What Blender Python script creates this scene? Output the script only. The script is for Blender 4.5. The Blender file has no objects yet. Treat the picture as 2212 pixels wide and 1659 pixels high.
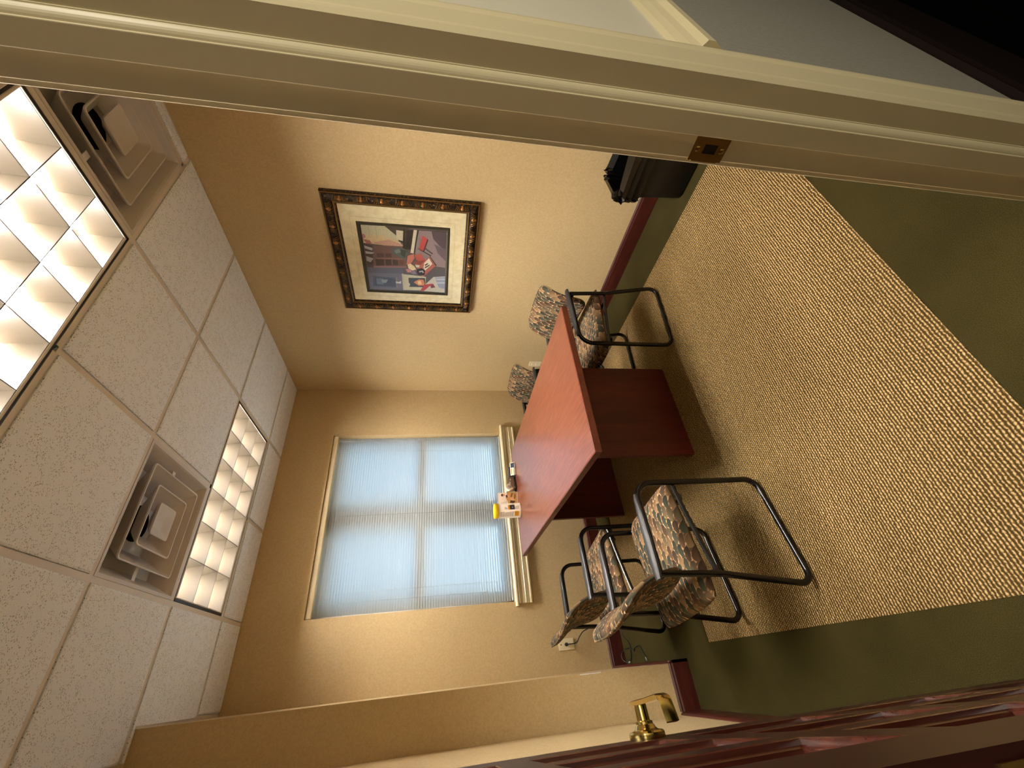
import bpy, math, random
import numpy as np
from mathutils import Vector, Matrix
random.seed(7)
SC = bpy.context.scene
COL = SC.collection
PI = math.pi

# ------------------------------------------------------------------ camera
F_PX = 898.31
YAW, PITCH, ROLL = math.radians(35.424), math.radians(10.454), math.radians(0.459)
CAM_Z = 1.373
fw = Vector((math.sin(YAW) * math.cos(PITCH), math.cos(YAW) * math.cos(PITCH), -math.sin(PITCH)))
rt = Vector((math.cos(YAW), -math.sin(YAW), 0))
up = rt.cross(fw)
r2 = rt * math.cos(ROLL) + up * math.sin(ROLL)
u2 = up * math.cos(ROLL) - rt * math.sin(ROLL)
cam_d = bpy.data.cameras.new('camera')
cam = bpy.data.objects.new('camera', cam_d)
COL.objects.link(cam)
cam_d.sensor_fit = 'HORIZONTAL'
cam_d.sensor_width = 36.0
cam_d.lens = F_PX / 2212 * 36.0
cam_d.clip_start = 0.01
# the photograph lies on its side: the picture's left is up in the room
X_, Y_, Z_ = -u2, r2, -fw
cam.matrix_world = Matrix(((X_.x, Y_.x, Z_.x, 0), (X_.y, Y_.y, Z_.y, 0), (X_.z, Y_.z, Z_.z, CAM_Z), (0, 0, 0, 1)))
SC.camera = cam

# ------------------------------------------------------------------ light
w = bpy.data.worlds.new('sky')
SC.world = w
w.use_nodes = True
bg = w.node_tree.nodes['Background']
bg.inputs[0].default_value = (0.34, 0.68, 1.0, 1)
bg.inputs[1].default_value = 1.15
TUBE_POWER = 145.0
TUBE_COLOR = (1.0, 0.93, 0.85)
hl = bpy.data.lights.new('hall_light', 'AREA')
hl.shape = 'RECTANGLE'; hl.size = 0.5; hl.size_y = 0.5
hl.energy = 10.6; hl.color = (1.0, 0.92, 0.77)
hlo = bpy.data.objects.new('hall_light', hl); COL.objects.link(hlo)
hlo.location = (.50, -1.00, 2.40)
sun_d = bpy.data.lights.new('sun', 'SUN'); sun_d.energy = 4.5; sun_d.angle = .01; sun_d.color = (1.0, .97, .92)
sun = bpy.data.objects.new('sun', sun_d); COL.objects.link(sun)
sun.rotation_euler = Vector((-.8, .25, -1.2)).to_track_quat('-Z', 'Y').to_euler()
vs = SC.view_settings
SC.display_settings.display_device = 'sRGB'
vs.view_transform = 'Standard'; vs.look = 'None'; vs.gamma = 1.0; vs.use_curve_mapping = False
vs.exposure = 1.53

# ------------------------------------------------------------------ constants (metres)
R, D, H = 2.374, 3.457, 2.648
LW = -0.257           # left wall
COLX, COLY = -0.035, 2.575
FH, FR = 0.178, 0.268  # door wall: hall face, room face
JX = 0.632             # strike jamb face
HX = -0.116            # hinge jamb face

# ------------------------------------------------------------------ helpers
def lin(c):
    return tuple((v / 255 / 12.92 if v / 255 <= 0.04045 else ((v / 255 + 0.055) / 1.055) ** 2.4) for v in c)

class MB:
    def __init__(s):
        s.v = []; s.f = []; s.uv = {}; s.m = []; s.col = []
    def add(s, vs, fs, mi=0):
        o = len(s.v); s.v += [tuple(p) for p in vs]
        for f in fs: s.f.append(tuple(o + i for i in f)); s.m.append(mi)
        return o
    def box(s, a, b, mi=0):
        x0, y0, z0 = a; x1, y1, z1 = b
        s.add([(x0, y0, z0), (x1, y0, z0), (x1, y1, z0), (x0, y1, z0), (x0, y0, z1), (x1, y0, z1), (x1, y1, z1), (x0, y1, z1)],
              [(0, 3, 2, 1), (4, 5, 6, 7), (0, 1, 5, 4), (1, 2, 6, 5), (2, 3, 7, 6), (3, 0, 4, 7)], mi)
    def bbox(s, a, b, r=0.003, mi=0):
        """box with chamfered edges (24 verts)"""
        c = [(p + q) / 2 for p, q in zip(a, b)]; h = [abs(q - p) / 2 for p, q in zip(a, b)]
        r = min(r, min(h) * .49)
        V = []; idx = {}
        for sx in (-1, 1):
            for sy in (-1, 1):
                for sz in (-1, 1):
                    for ax in range(3):
                        p = []
                        for k, sg in enumerate((sx, sy, sz)):
                            p.append(c[k] + sg * (h[k] if k == ax else h[k] - r))
                        idx[(sx, sy, sz, ax)] = len(V); V.append(p)
        Fs = []
        for ax in range(3):
            o = [k for k in range(3) if k != ax]
            for sg in (-1, 1):
                q = []
                for (a1, a2) in ((-1, -1), (1, -1), (1, 1), (-1, 1)):
                    t = [0, 0, 0]; t[ax] = sg; t[o[0]] = a1; t[o[1]] = a2
                    q.append(idx[(t[0], t[1], t[2], ax)])
                Fs.append(q)
        for ax in range(3):
            o = [k for k in range(3) if k != ax]
            for a1 in (-1, 1):
                for a2 in (-1, 1):
                    q = []
                    for e, axx in ((-1, o[0]), (1, o[0]), (1, o[1]), (-1, o[1])):
                        t = [0, 0, 0]; t[ax] = e; t[o[0]] = a1; t[o[1]] = a2
                        q.append(idx[(t[0], t[1], t[2], axx)])
                    Fs.append(q)
        for sx in (-1, 1):
            for sy in (-1, 1):
                for sz in (-1, 1):
                    Fs.append([idx[(sx, sy, sz, k)] for k in range(3)])
        s.add(V, Fs, mi)
    def prism(s, poly, a, b, axis='z', mi=0):
        """extrude a 2-D polygon from a to b along an axis; poly coords are the two other axes in xyz order"""
        def P(p, t):
            return {'z': (p[0], p[1], t), 'y': (p[0], t, p[1]), 'x': (t, p[0], p[1])}[axis]
        n = len(poly)
        s.add([P(p, a) for p in poly] + [P(p, b) for p in poly],
              [tuple(range(n))[::-1], tuple(range(n, 2 * n))] + [(i, (i + 1) % n, n + (i + 1) % n, n + i) for i in range(n)], mi)
    def tube(s, pts, r, n=10, closed=False, cap=True, mi=0):
        pts = [Vector(p) for p in pts]; m = len(pts)
        rr = r if hasattr(r, '__len__') else [r] * m
        T = []
        for i in range(m):
            a = pts[(i - 1) % m] if closed or i > 0 else pts[i]
            b = pts[(i + 1) % m] if closed or i < m - 1 else pts[i]
            T.append((b - a).normalized())
        ref = Vector((0, 0, 1)) if abs(T[0].z) < 0.9 else Vector((1, 0, 0))
        N = (ref - T[0] * ref.dot(T[0])).normalized()
        V = []
        for i in range(m):
            N = (N - T[i] * N.dot(T[i])).normalized(); B = T[i].cross(N)
            for k in range(n):
                a = 2 * PI * k / n
                V.append(pts[i] + (N * math.cos(a) + B * math.sin(a)) * rr[i])
        Fs = []
        for i in range(m if closed else m - 1):
            j = (i + 1) % m
            for k in range(n):
                Fs.append((i * n + k, i * n + (k + 1) % n, j * n + (k + 1) % n, j * n + k))
        if cap and not closed:
            Fs.append(tuple(range(n))[::-1]); Fs.append(tuple((m - 1) * n + k for k in range(n)))
        s.add(V, Fs, mi)
    def lathe(s, prof, n=24, M=None, mi=0, capb=True, capt=True):
        """prof: (r, z); axis z through origin, transformed by M"""
        V = []
        for r, z in prof:
            for k in range(n):
                a = 2 * PI * k / n; p = Vector((r * math.cos(a), r * math.sin(a), z))
                V.append(M @ p if M else p)
        m = len(prof)
        Fs = [(i * n + k, i * n + (k + 1) % n, (i + 1) * n + (k + 1) % n, (i + 1) * n + k) for i in range(m - 1) for k in range(n)]
        if capb: Fs.append(tuple(range(n))[::-1])
        if capt: Fs.append(tuple((m - 1) * n + k for k in range(n)))
        s.add(V, Fs, mi)
    def sphere(s, c, rx, ry, rz, n=8, m=6, mi=0):
        V = []
        for i in range(1, m):
            t = PI * i / m
            for k in range(n):
                a = 2 * PI * k / n
                V.append((c[0] + rx * math.sin(t) * math.cos(a), c[1] + ry * math.sin(t) * math.sin(a), c[2] + rz * math.cos(t)))
        Fs = [((i) * n + k, (i + 1) * n + k, (i + 1) * n + (k + 1) % n, i * n + (k + 1) % n) for i in range(m - 2) for k in range(n)]
        V += [(c[0], c[1], c[2] + rz), (c[0], c[1], c[2] - rz)]
        t = len(V) - 2
        Fs += [(t, k, (k + 1) % n) for k in range(n)] + [(t + 1, (m - 2) * n + (k + 1) % n, (m - 2) * n + k) for k in range(n)]
        s.add(V, Fs, mi)
    def mesh(s, name, mats, smooth=False, angle=40):
        me = bpy.data.meshes.new(name)
        me.from_pydata(s.v, [], s.f)
        if not isinstance(mats, (list, tuple)): mats = [mats]
        for m in mats: me.materials.append(m)
        if len(mats) > 1: me.polygons.foreach_set('material_index', s.m)
        if smooth:
            me.polygons.foreach_set('use_smooth', [True] * len(me.polygons))
            try: me.set_sharp_from_angle(angle=math.radians(angle))
            except Exception: pass
        me.validate(); me.update()
        return me
    def build(s, name, mats, parent=None, smooth=False, angle=40, **props):
        return put(name, s.mesh(name, mats, smooth, angle), parent, **props)

def put(name, me, parent=None, loc=None, **props):
    o = bpy.data.objects.new(name, me); COL.objects.link(o)
    if parent: o.parent = parent
    if loc: o.location = loc
    for k, v in props.items(): o[k] = v
    return o
def thing(name, label, cat, loc=(0, 0, 0), rz=0, group=None):
    o = bpy.data.objects.new(name, None); COL.objects.link(o)
    o.empty_display_size = .05
    o.location = loc; o.rotation_euler = (0, 0, rz); o['label'] = label; o['category'] = cat
    if group: o['group'] = group
    return o
def local(o, parent, loc):
    """place a part whose mesh is written in world metres under an Empty that stands at loc"""
    o.location = (-loc[0], -loc[1], -loc[2])
def tag(o, label, cat, group=None):
    o['label'] = label; o['category'] = cat
    if group: o['group'] = group
    return o

# ------------------------------------------------------------------ materials
def mat(name, color, rough=0.6, metal=0.0, spec=None, coat=0.0):
    m = bpy.data.materials.new(name); m.use_nodes = True
    b = m.node_tree.nodes['Principled BSDF']
    b.inputs['Base Color'].default_value = (*lin(color), 1)
    b.inputs['Roughness'].default_value = rough; b.inputs['Metallic'].default_value = metal
    if spec is not None: b.inputs['Specular IOR Level'].default_value = spec
    if coat: b.inputs['Coat Weight'].default_value = coat; b.inputs['Coat Roughness'].default_value = 0.12
    return m
class NT:
    def __init__(s, m): s.t = m.node_tree; s.b = s.t.nodes.get('Principled BSDF')
    def n(s, typ, **kw):
        x = s.t.nodes.new(typ)
        for k, v in kw.items():
            if k.startswith('i_'):
                key = k[2:].replace('_', ' ')
                x.inputs[key if key in x.inputs else int(key)].default_value = v
            else: setattr(x, k, v)
        return x
    def l(s, a, b): s.t.links.new(a, b)
    def coord(s, out='Object', scale=(1, 1, 1)):
        tc = s.n('ShaderNodeTexCoord'); mp = s.n('ShaderNodeMapping'); mp.inputs['Scale'].default_value = scale
        s.l(tc.outputs[out], mp.inputs['Vector']); return mp.outputs['Vector']
    def noise(s, vec, scale, detail=3, rough=.55):
        x = s.n('ShaderNodeTexNoise'); x.inputs['Scale'].default_value = scale; x.inputs['Detail'].default_value = detail
        x.inputs['Roughness'].default_value = rough; s.l(vec, x.inputs['Vector']); return x.outputs['Fac']
    def ramp(s, fac, stops, interp='LINEAR'):
        x = s.n('ShaderNodeValToRGB'); x.color_ramp.interpolation = interp
        e = x.color_ramp.elements
        while len(e) < len(stops): e.new(0.5)
        for k, (p, c) in enumerate(stops): e[k].position = p; e[k].color = (*lin(c), 1) if len(c) == 3 else c
        s.l(fac, x.inputs['Fac']); return x.outputs['Color']
    def mix(s, fac, a, b):
        x = s.n('ShaderNodeMix', data_type='RGBA')
        if isinstance(fac, float): x.inputs[0].default_value = fac
        else: s.l(fac, x.inputs[0])
        for v, i in ((a, 6), (b, 7)):
            if isinstance(v, tuple): x.inputs[i].default_value = (*lin(v), 1)
            else: s.l(v, x.inputs[i])
        return x.outputs[2]
    def math(s, op, a, b=None, c=None):
        x = s.n('ShaderNodeMath', operation=op)
        for i, v in enumerate((a, b, c)):
            if v is None: continue
            if isinstance(v, (int, float)): x.inputs[i].default_value = v
            else: s.l(v, x.inputs[i])
        return x.outputs[0]
    def bump(s, hgt, strength=.3, dist=.002):
        x = s.n('ShaderNodeBump'); x.inputs['Strength'].default_value = strength; x.inputs['Distance'].default_value = dist
        s.l(hgt, x.inputs['Height']); s.l(x.outputs['Normal'], s.b.inputs['Normal'])
    def base(s, c): s.l(c, s.b.inputs['Base Color'])

def wallpaper(name, a, b):
    m = mat(name, a, .75); t = NT(m); v = t.coord('Object')
    f = t.noise(v, 95, 4, .7); g = t.noise(v, 260, 2)
    t.base(t.ramp(f, [(.36, b), (.62, a)])); t.bump(t.math('ADD', f, g), .06, .001)
    return m
M_wall = wallpaper('wallpaper', (200, 177, 132), (188, 164, 120))
M_hallup = mat('hall_paint', (214, 208, 188), .6)
M_hallow = wallpaper('hall_lower', (150, 146, 136), (140, 136, 126))
M_hallwood = mat('hall_dark_wood', (22, 11, 9), .6, spec=.2)
M_hallfloor = mat('hall_carpet', (6, 5, 5), 1.0, spec=0.0)
M_cream = mat('cream_paint', (214, 201, 164), .38)
M_white = mat('white_paint', (226, 222, 214), .5)
M_tbar = mat('t_bar_white', (205, 198, 186), .45)
M_plenum = mat('plenum', (60, 58, 55), .9)

def mk_tile():
    m = mat('acoustic_tile', (196, 188, 178), .9); t = NT(m)
    v = t.coord('Object'); vs_ = t.n('ShaderNodeMapping'); vs_.inputs['Scale'].default_value = (1, 2.2, 1)
    vs_.inputs['Rotation'].default_value = (0, 0, .7)
    t.l(v, vs_.inputs['Vector'])
    w1 = t.noise(v, 30, 2)
    vo = t.n('ShaderNodeTexVoronoi', feature='F1'); vo.inputs['Scale'].default_value = 125; vo.inputs['Randomness'].default_value = 1
    t.l(vs_.outputs['Vector'], vo.inputs['Vector'])
    th = t.math('MULTIPLY', t.math('GREATER_THAN', w1, .46), .17)
    pit = t.math('LESS_THAN', vo.outputs['Distance'], t.math('ADD', th, .09))
    fine = t.noise(v, 420, 2)
    t.base(t.mix(pit, t.ramp(fine, [(.3, (222, 229, 238)), (.7, (236, 243, 251))]), (132, 120, 108)))
    t.bump(t.math('ADD', t.math('MULTIPLY', pit, -1.0), t.math('MULTIPLY', fine, .3)), .35, .002)
    return m
M_tile = mk_tile()

def mk_wood(name, c1, c2, c3, scale=(1.2, 14, 14), rough=.35, coat=.3, spec=.5):
    m = mat(name, c1, rough, coat=coat, spec=spec); t = NT(m); v = t.coord('Object', scale)
    n1 = t.noise(v, 2.2, 5, .6); n2 = t.noise(v, 14, 2)
    f = t.math('ADD', t.math('MULTIPLY', n1, .75), t.math('MULTIPLY', n2, .25))
    t.base(t.ramp(f, [(.36, c3), (.5, c1), (.64, c2)])); return m
def mk_tabletop():
    m = mat('mahogany_laminate', (150, 74, 50), .30, coat=.25); t = NT(m)
    v = t.coord('Object', (9, .9, 9)); wv = t.noise(v, 1.3, 3, .55)
    rings = t.math('FRACT', t.math('MULTIPLY', wv, 11.0))
    tri = t.math('ABSOLUTE', t.math('SUBTRACT', rings, .5))
    fine = t.noise(t.coord('Object', (60, 3, 60)), 3, 2)
    f = t.math('ADD', t.math('MULTIPLY', tri, .9), t.math('MULTIPLY', fine, .55))
    t.base(t.ramp(f, [(.15, (94, 46, 32)), (.5, (110, 57, 41)), (.85, (128, 71, 53))])); return m
M_top = mk_tabletop()
M_mahog = mk_wood('mahogany', (82, 28, 20), (96, 36, 26), (68, 22, 15), (8, 8, .8), .45, 0)
M_base = mk_wood('baseboard_mahogany', (70, 25, 18), (84, 33, 24), (56, 19, 13), (1.5, 1.5, 12), .4)
M_door = mk_wood('door_mahogany', (40, 12, 8), (48, 16, 11), (28, 8, 5), (16, 16, 1.0), .40, 0, .28)

M_panel_lit = mk_wood('door_panel_lit', (70, 32, 23), (82, 41, 30), (54, 23, 16), (16, 16, 1.0), .20, .3, .5)  # same varnish as the door; lit ledges put into a lighter, glossier copy
def mk_green():
    m = mat('olive_carpet', (64, 58, 26), 1.0, spec=.1); t = NT(m); v = t.coord('Object')
    a = t.noise(v, 420, 2, .7); b = t.noise(v, 3.2, 3)
    f = t.math('ADD', t.math('MULTIPLY', a, .7), t.math('MULTIPLY', b, .3))
    t.base(t.ramp(f, [(.34, (42, 37, 16)), (.52, (57, 50, 24)), (.68, (74, 66, 35))])); t.bump(a, .6, .004); return m
M_green = mk_green()
def mk_loops():
    m = mat('tan_loop_carpet', (150, 118, 70), 1.0, spec=.1); t = NT(m); v = t.coord('Object')
    d = t.n('ShaderNodeTexNoise'); d.inputs['Scale'].default_value = 90; d.inputs['Detail'].default_value = 2
    t.l(v, d.inputs['Vector'])
    dv = t.n('ShaderNodeVectorMath', operation='MULTIPLY_ADD'); t.l(d.outputs['Color'], dv.inputs[0]); dv.inputs[1].default_value = (.011, .0085, 0); t.l(v, dv.inputs[2])
    sp = t.n('ShaderNodeSeparateXYZ'); t.l(dv.outputs[0], sp.inputs[0])
    row = t.math('MULTIPLY', sp.outputs['Y'], 1 / .0100)
    odd = t.math('MULTIPLY', t.math('MODULO', t.math('FLOOR', row), 2.0), .5)
    cx = t.math('SUBTRACT', t.math('FRACT', t.math('ADD', t.math('MULTIPLY', sp.outputs['X'], 1 / .0105), odd)), .5)
    cy = t.math('SUBTRACT', t.math('FRACT', row), .5)
    dd = t.math('SQRT', t.math('ADD', t.math('POWER', t.math('MULTIPLY', cx, .60), 2.0), t.math('POWER', t.math('MULTIPLY', cy, 1.25), 2.0)))
    hh = t.math('SUBTRACT', 1.0, t.math('MULTIPLY', dd, 2.0))
    grain = t.noise(v, 500, 2); big = t.noise(v, 2.2, 2)
    f = t.math('ADD', hh, t.math('MULTIPLY', t.math('SUBTRACT', grain, .5), .7))
    c = t.ramp(f, [(.08, (66, 49, 22)), (.34, (116, 91, 52)), (.60, (190, 160, 114)), (.95, (216, 190, 146))])
    t.base(t.mix(t.math('MULTIPLY', big, .25), c, (130, 110, 62)))
    t.bump(hh, .9, .004); return m
M_loops = mk_loops()

def mk_fabric():
    m = mat('leaf_pattern_fabric', (110, 95, 75), .95, spec=.15); t = NT(m)
    uv = t.n('ShaderNodeUVMap')
    ns = t.n('ShaderNodeTexNoise'); ns.inputs['Scale'].default_value = 30; t.l(uv.outputs[0], ns.inputs['Vector'])
    dv = t.n('ShaderNodeVectorMath', operation='MULTIPLY_ADD'); t.l(ns.outputs['Color'], dv.inputs[0]); dv.inputs[1].default_value = (.010, .010, 0); t.l(uv.outputs[0], dv.inputs[2])
    sp = t.n('ShaderNodeSeparateXYZ'); t.l(dv.outputs[0], sp.inputs[0])
    a = t.math('MULTIPLY', sp.outputs['X'], 1 / .026)
    col_i = t.math('FLOOR', a)
    off = t.math('MULTIPLY', t.math('MODULO', col_i, 2.0), .5)
    b = t.math('ADD', t.math('MULTIPLY', sp.outputs['Y'], 1 / .054), off)
    row_i = t.math('FLOOR', b)
    fx = t.math('SUBTRACT', t.math('FRACT', a), .5); fy = t.math('FRACT', b)
    # scale shaped outline: rounded at one end, pinched at the other
    half = t.math('MULTIPLY', t.math('SQRT', t.math('MULTIPLY', fy, t.math('SUBTRACT', 1.02, t.math('POWER', fy, 3.0)))), .74)
    inside = t.math('LESS_THAN', t.math('ABSOLUTE', fx), half)
    cm = t.n('ShaderNodeCombineXYZ'); t.l(col_i, cm.inputs[0]); t.l(row_i, cm.inputs[1])
    wn = t.n('ShaderNodeTexWhiteNoise'); t.l(cm.outputs[0], wn.inputs['Vector'])
    pal = t.ramp(wn.outputs['Value'], [(0, (66, 68, 56)), (.2, (106, 94, 72)), (.38, (84, 68, 52)), (.54, (78, 80, 67)), (.7, (140, 114, 82)), (.88, (100, 76, 56))], 'CONSTANT')
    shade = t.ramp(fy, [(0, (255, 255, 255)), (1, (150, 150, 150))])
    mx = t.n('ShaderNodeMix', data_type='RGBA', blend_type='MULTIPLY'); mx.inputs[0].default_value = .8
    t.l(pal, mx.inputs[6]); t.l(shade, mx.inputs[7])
    gaps = t.ramp(t.noise(uv.outputs[0], 70, 1), [(.40, (86, 72, 54)), (.52, (140, 108, 80)), (.66, (204, 164, 124))])
    t.base(t.mix(inside, gaps, mx.outputs[2]))
    weave = t.noise(uv.outputs[0], 900, 2); t.bump(weave, .3, .001)
    return m
M_fabric = mk_fabric()
M_black = mat('black_enamel', (7, 7, 8), .20)
M_armpad = mat('black_arm_cap', (34, 33, 34), .42)
M_brass = mat('polished_brass', (208, 186, 116), .16, 1.0)
M_oldbrass = mat('worn_brass', (160, 128, 74), .42, 1.0)
M_almond = mat('almond_plastic', (226, 212, 176), .35)
M_darkslot = mat('slot_black', (12, 11, 10), .6)
M_bin = mat('bin_black', (17, 15, 16), .5)
M_liner = mat('liner_black', (8, 8, 8), .16)
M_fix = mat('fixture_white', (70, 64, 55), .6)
M_diff = mat('diffuser_white', (196, 190, 184), .45)
M_duct = mat('duct_black', (9, 9, 10), .8)
M_blackedge = mat('fixture_black_edge', (16, 15, 15), .5)
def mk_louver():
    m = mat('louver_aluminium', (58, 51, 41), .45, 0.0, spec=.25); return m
M_louver = mk_louver()
def mk_tube(k=1.0):
    m = bpy.data.materials.new('lamp_glow'); m.use_nodes = True; t = m.node_tree; t.nodes.clear()
    o = t.nodes.new('ShaderNodeOutputMaterial'); e = t.nodes.new('ShaderNodeEmission')
    e.inputs[0].default_value = (*TUBE_COLOR, 1); e.inputs[1].default_value = TUBE_POWER * k
    t.links.new(e.outputs[0], o.inputs[0]); return m
M_tube = mk_tube(); M_tube_old = mk_tube(.82)
def mk_slat():
    m = mat('slat_white', (196, 200, 202), .5); t = NT(m)
    tr = t.n('ShaderNodeBsdfTranslucent'); tr.inputs[0].default_value = (*lin((216, 224, 228)), 1)
    mx = t.n('ShaderNodeMixShader'); mx.inputs[0].default_value = .42
    out = [x for x in t.t.nodes if x.type == 'OUTPUT_MATERIAL'][0]
    t.l(t.b.outputs[0], mx.inputs[1]); t.l(tr.outputs[0], mx.inputs[2]); t.l(mx.outputs[0], out.inputs[0]); return m
M_slat = mk_slat()
def mk_glass():
    m = bpy.data.materials.new('window_glass'); m.use_nodes = True; t = m.node_tree; t.nodes.clear()
    o = t.nodes.new('ShaderNodeOutputMaterial'); a = t.nodes.new('ShaderNodeBsdfTransparent'); a.inputs[0].default_value = (.975, .985, .985, 1)
    g = t.nodes.new('ShaderNodeBsdfGlossy'); g.inputs['Roughness'].default_value = .02
    lw = t.nodes.new('ShaderNodeLayerWeight'); lw.inputs[0].default_value = .5; mx = t.nodes.new('ShaderNodeMixShader')
    pw = t.nodes.new('ShaderNodeMath'); pw.operation = 'POWER'; pw.inputs[1].default_value = 5.0; t.links.new(lw.outputs['Facing'], pw.inputs[0])
    ma = t.nodes.new('ShaderNodeMath'); ma.operation = 'MULTIPLY_ADD'; ma.inputs[1].default_value = .96; ma.inputs[2].default_value = .035; t.links.new(pw.outputs[0], ma.inputs[0])
    t.links.new(ma.outputs[0], mx.inputs[0]); t.links.new(a.outputs[0], mx.inputs[1]); t.links.new(g.outputs[0], mx.inputs[2]); t.links.new(mx.outputs[0], o.inputs[0]); return m
M_glass = mk_glass()
def mk_gilt():
    m = mat('gilt_black_frame', (40, 28, 16), .4, .5); t = NT(m); v = t.coord('Object')
    f = t.noise(v, 90, 4, .7)
    t.base(t.ramp(f, [(.44, (18, 13, 10)), (.56, (62, 44, 26)), (.7, (150, 116, 70))])); t.bump(f, .8, .004); return m
M_gilt = mk_gilt()
M_giltlight = mat('rubbed_gilt', (128, 98, 56), .35, .7)
M_rosette = mat('rosette_gilt', (168, 118, 66), .35, .7)
def mk_matboard():
    m = mat('mat_board', (236, 222, 180), .8); t = NT(m); v = t.coord('Object'); f = t.noise(v, 26, 4)
    t.base(t.ramp(f, [(.35, (224, 208, 166)), (.65, (240, 228, 190))])); return m
M_mat = mk_matboard()
M_fillet = mk_gilt()
M_pframe = mat('picture_green_gilt', (58, 54, 36), .4, .4)
def mk_print():
    m = mat('art_print', (120, 100, 100), .55); t = NT(m)
    a = t.n('ShaderNodeVertexColor', layer_name='Col'); v = t.coord('Object')
    f = t.noise(v, 120, 4, .7); g = t.ramp(f, [(.3, (176, 176, 176)), (.7, (255, 255, 255))])
    mx = t.n('ShaderNodeMix', data_type='RGBA', blend_type='MULTIPLY'); mx.inputs[0].default_value = .55
    t.l(a.outputs['Color'], mx.inputs[6]); t.l(g, mx.inputs[7]); t.base(mx.outputs[2]); return m
M_print = mk_print()
def mk_picglass():
    m = mk_glass(); m.name = 'picture_glass'; return m
M_picglass = mk_picglass()

# ------------------------------------------------------------------ structure
def struct(mb, name, mats, **kw):
    o = mb.build(name, mats, **kw); o['kind'] = 'structure'; return o

# floor: olive carpet in the room, near black carpet in the hall
b = MB(); b.box((LW - .1, FH, -.1), (R + .1, D + .1, 0)); floor = struct(b, 'floor', M_green)
b = MB(); b.box((-3.0, -1.7, -.1), (4.2, FH, -.0005)); struct(b, 'floor_hall', M_hallfloor)
# tan loop carpet field, let in flush with the olive border and notched round the wall corner
b = MB()
b.prism([(.035, .64), (2.04, .64), (2.04, 3.15), (.27, 3.15), (.27, 2.285), (.035, 2.285)], -.004, .003)
b.build('carpet_field', M_loops, floor, label='tan loop carpet field set into olive border')

# walls
WX0, WX1, WZ0, WZ1 = .447, 1.882, .752, 2.252
T = .16
b = MB()
b.box((LW - .1, D, 0), (WX0, D + T, H + .2)); b.box((WX1, D, 0), (R + .1, D + T, H + .2))
b.box((WX0, D, 0), (WX1, D + T, WZ0)); b.box((WX0, D, WZ1), (WX1, D + T, H + .2))
struct(b, 'wall_back', M_wall)
b = MB(); b.box((R, FH, 0), (R + .1, D, H + .2)); struct(b, 'wall_right', M_wall)
b = MB(); b.box((LW - .1, FR, 0), (LW, D, H + .2)); struct(b, 'wall_left', M_wall)
b = MB(); b.box((LW, COLY, 0), (COLX, D, H + .2)); wcol = struct(b, 'wall_corner', M_wall)
b = MB()
for i in range(7):
    z0 = .500 + i * .0165; wd = .0030 + .0022 * random.random()
    b.box((COLX - wd, COLY - .0012, z0), (COLX + .0008, COLY + .0008, z0 + .0168))
b.build('wallpaper_tear', M_white, wcol, label='white torn strip on the wall corner')
b = MB(); b.box((COLX - .004, COLY - .0025, .62), (COLX + .0025, COLY + .004, H)); b.build('corner_bead', M_wall, wcol)
# door wall (two faces: wallpaper towards the room, paint towards the hall)
def wall_piece(b, x0, x1, z0, z1):
    b.box((x0, FH + .03, z0), (x1, FR, z1), 0)
    if z0 < 1.0 < z1:
        b.box((x0, FH, z0), (x1, FH + .03, .975), 2); b.box((x0, FH, .975), (x1, FH + .03, z1), 1)
    else: b.box((x0, FH, z0), (x1, FH + .03, z1), 1)
b = MB()
wall_piece(b, JX + .02, 4.2, 0, H + .2); wall_piece(b, -3.0, HX - .02, 0, H + .2); wall_piece(b, HX - .02, JX + .02, 2.05, H + .2)
struct(b, 'wall_front', [M_wall, M_hallup, M_hallow])
# hall shell
b = MB(); b.box((-3.0, -1.8, 0), (4.2, -1.7, H)); struct(b, 'wall_hall_opposite', [M_hallup])
b = MB(); b.box((4.2, -1.8, 0), (4.3, FR, H)); struct(b, 'wall_hall_end_right', [M_hallup])
b = MB(); b.box((-3.1, -1.8, 0), (-3.0, FR, H)); struct(b, 'wall_hall_end_left', [M_hallup])
b = MB(); b.box((-3.0, -1.7, 2.44), (4.2, FH, 2.54)); struct(b, 'ceiling_hall', [M_white])

# ------------------------------------------------------------------ ceiling: plenum, wall angle, T bars, tiles
GX, GY, S = 1.672, 1.921, .6096
colsX = [GX + S * k for k in range(-4, 2)]
rowsY = [GY + S * k for k in range(-3, 3)]
colsX = [c for c in colsX if LW < c < R - .2]; rowsY = [r for r in rowsY if FR < r < D]
b = MB(); b.box((LW, FR, H + .19), (R, D, H + .22)); ceil = struct(b, 'ceiling', M_plenum)
b = MB()
for (x0, y0, x1, y1) in ((LW, FR, LW + .012, COLY), (R - .010, FR, R, D), (LW, FR, R, FR + .012), (COLX, D - .010, R, D), (LW, COLY - .018, COLX, COLY), (COLX, COLY, COLX + .018, D)):
    b.box((x0, y0, H - .001), (x1, y1, H + .002))
b.build('wall_angle', M_tbar, ceil)
TB = .012
def inside(x, y): return any(a + .05 < x < c - .05 and d + .05 < y < e - .05 for a, c, d, e in LIGHTS)
LIGHTS = [(GX - 2 * S, GX, GY + S, GY + 2 * S), (GX - 2 * S, GX, GY - 2 * S, GY - S)]
DIFFS = [(GX - 2 * S, GX - S, GY, GY + S), (GX, GX + S, GY - 2 * S, GY - S)]
for x in colsX:
    y1 = COLY if x < COLX else D
    for k in range(len(rowsY) + 1):
        ya = ([FR] + rowsY)[k]; yb = min((rowsY + [D])[k], y1)
        if yb <= ya or inside(x, (ya + yb) / 2): continue
        b = MB(); b.box((x - TB, ya, H - .0005), (x + TB, yb, H + .002)); b.build('t_bar', M_tbar, ceil)
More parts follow.
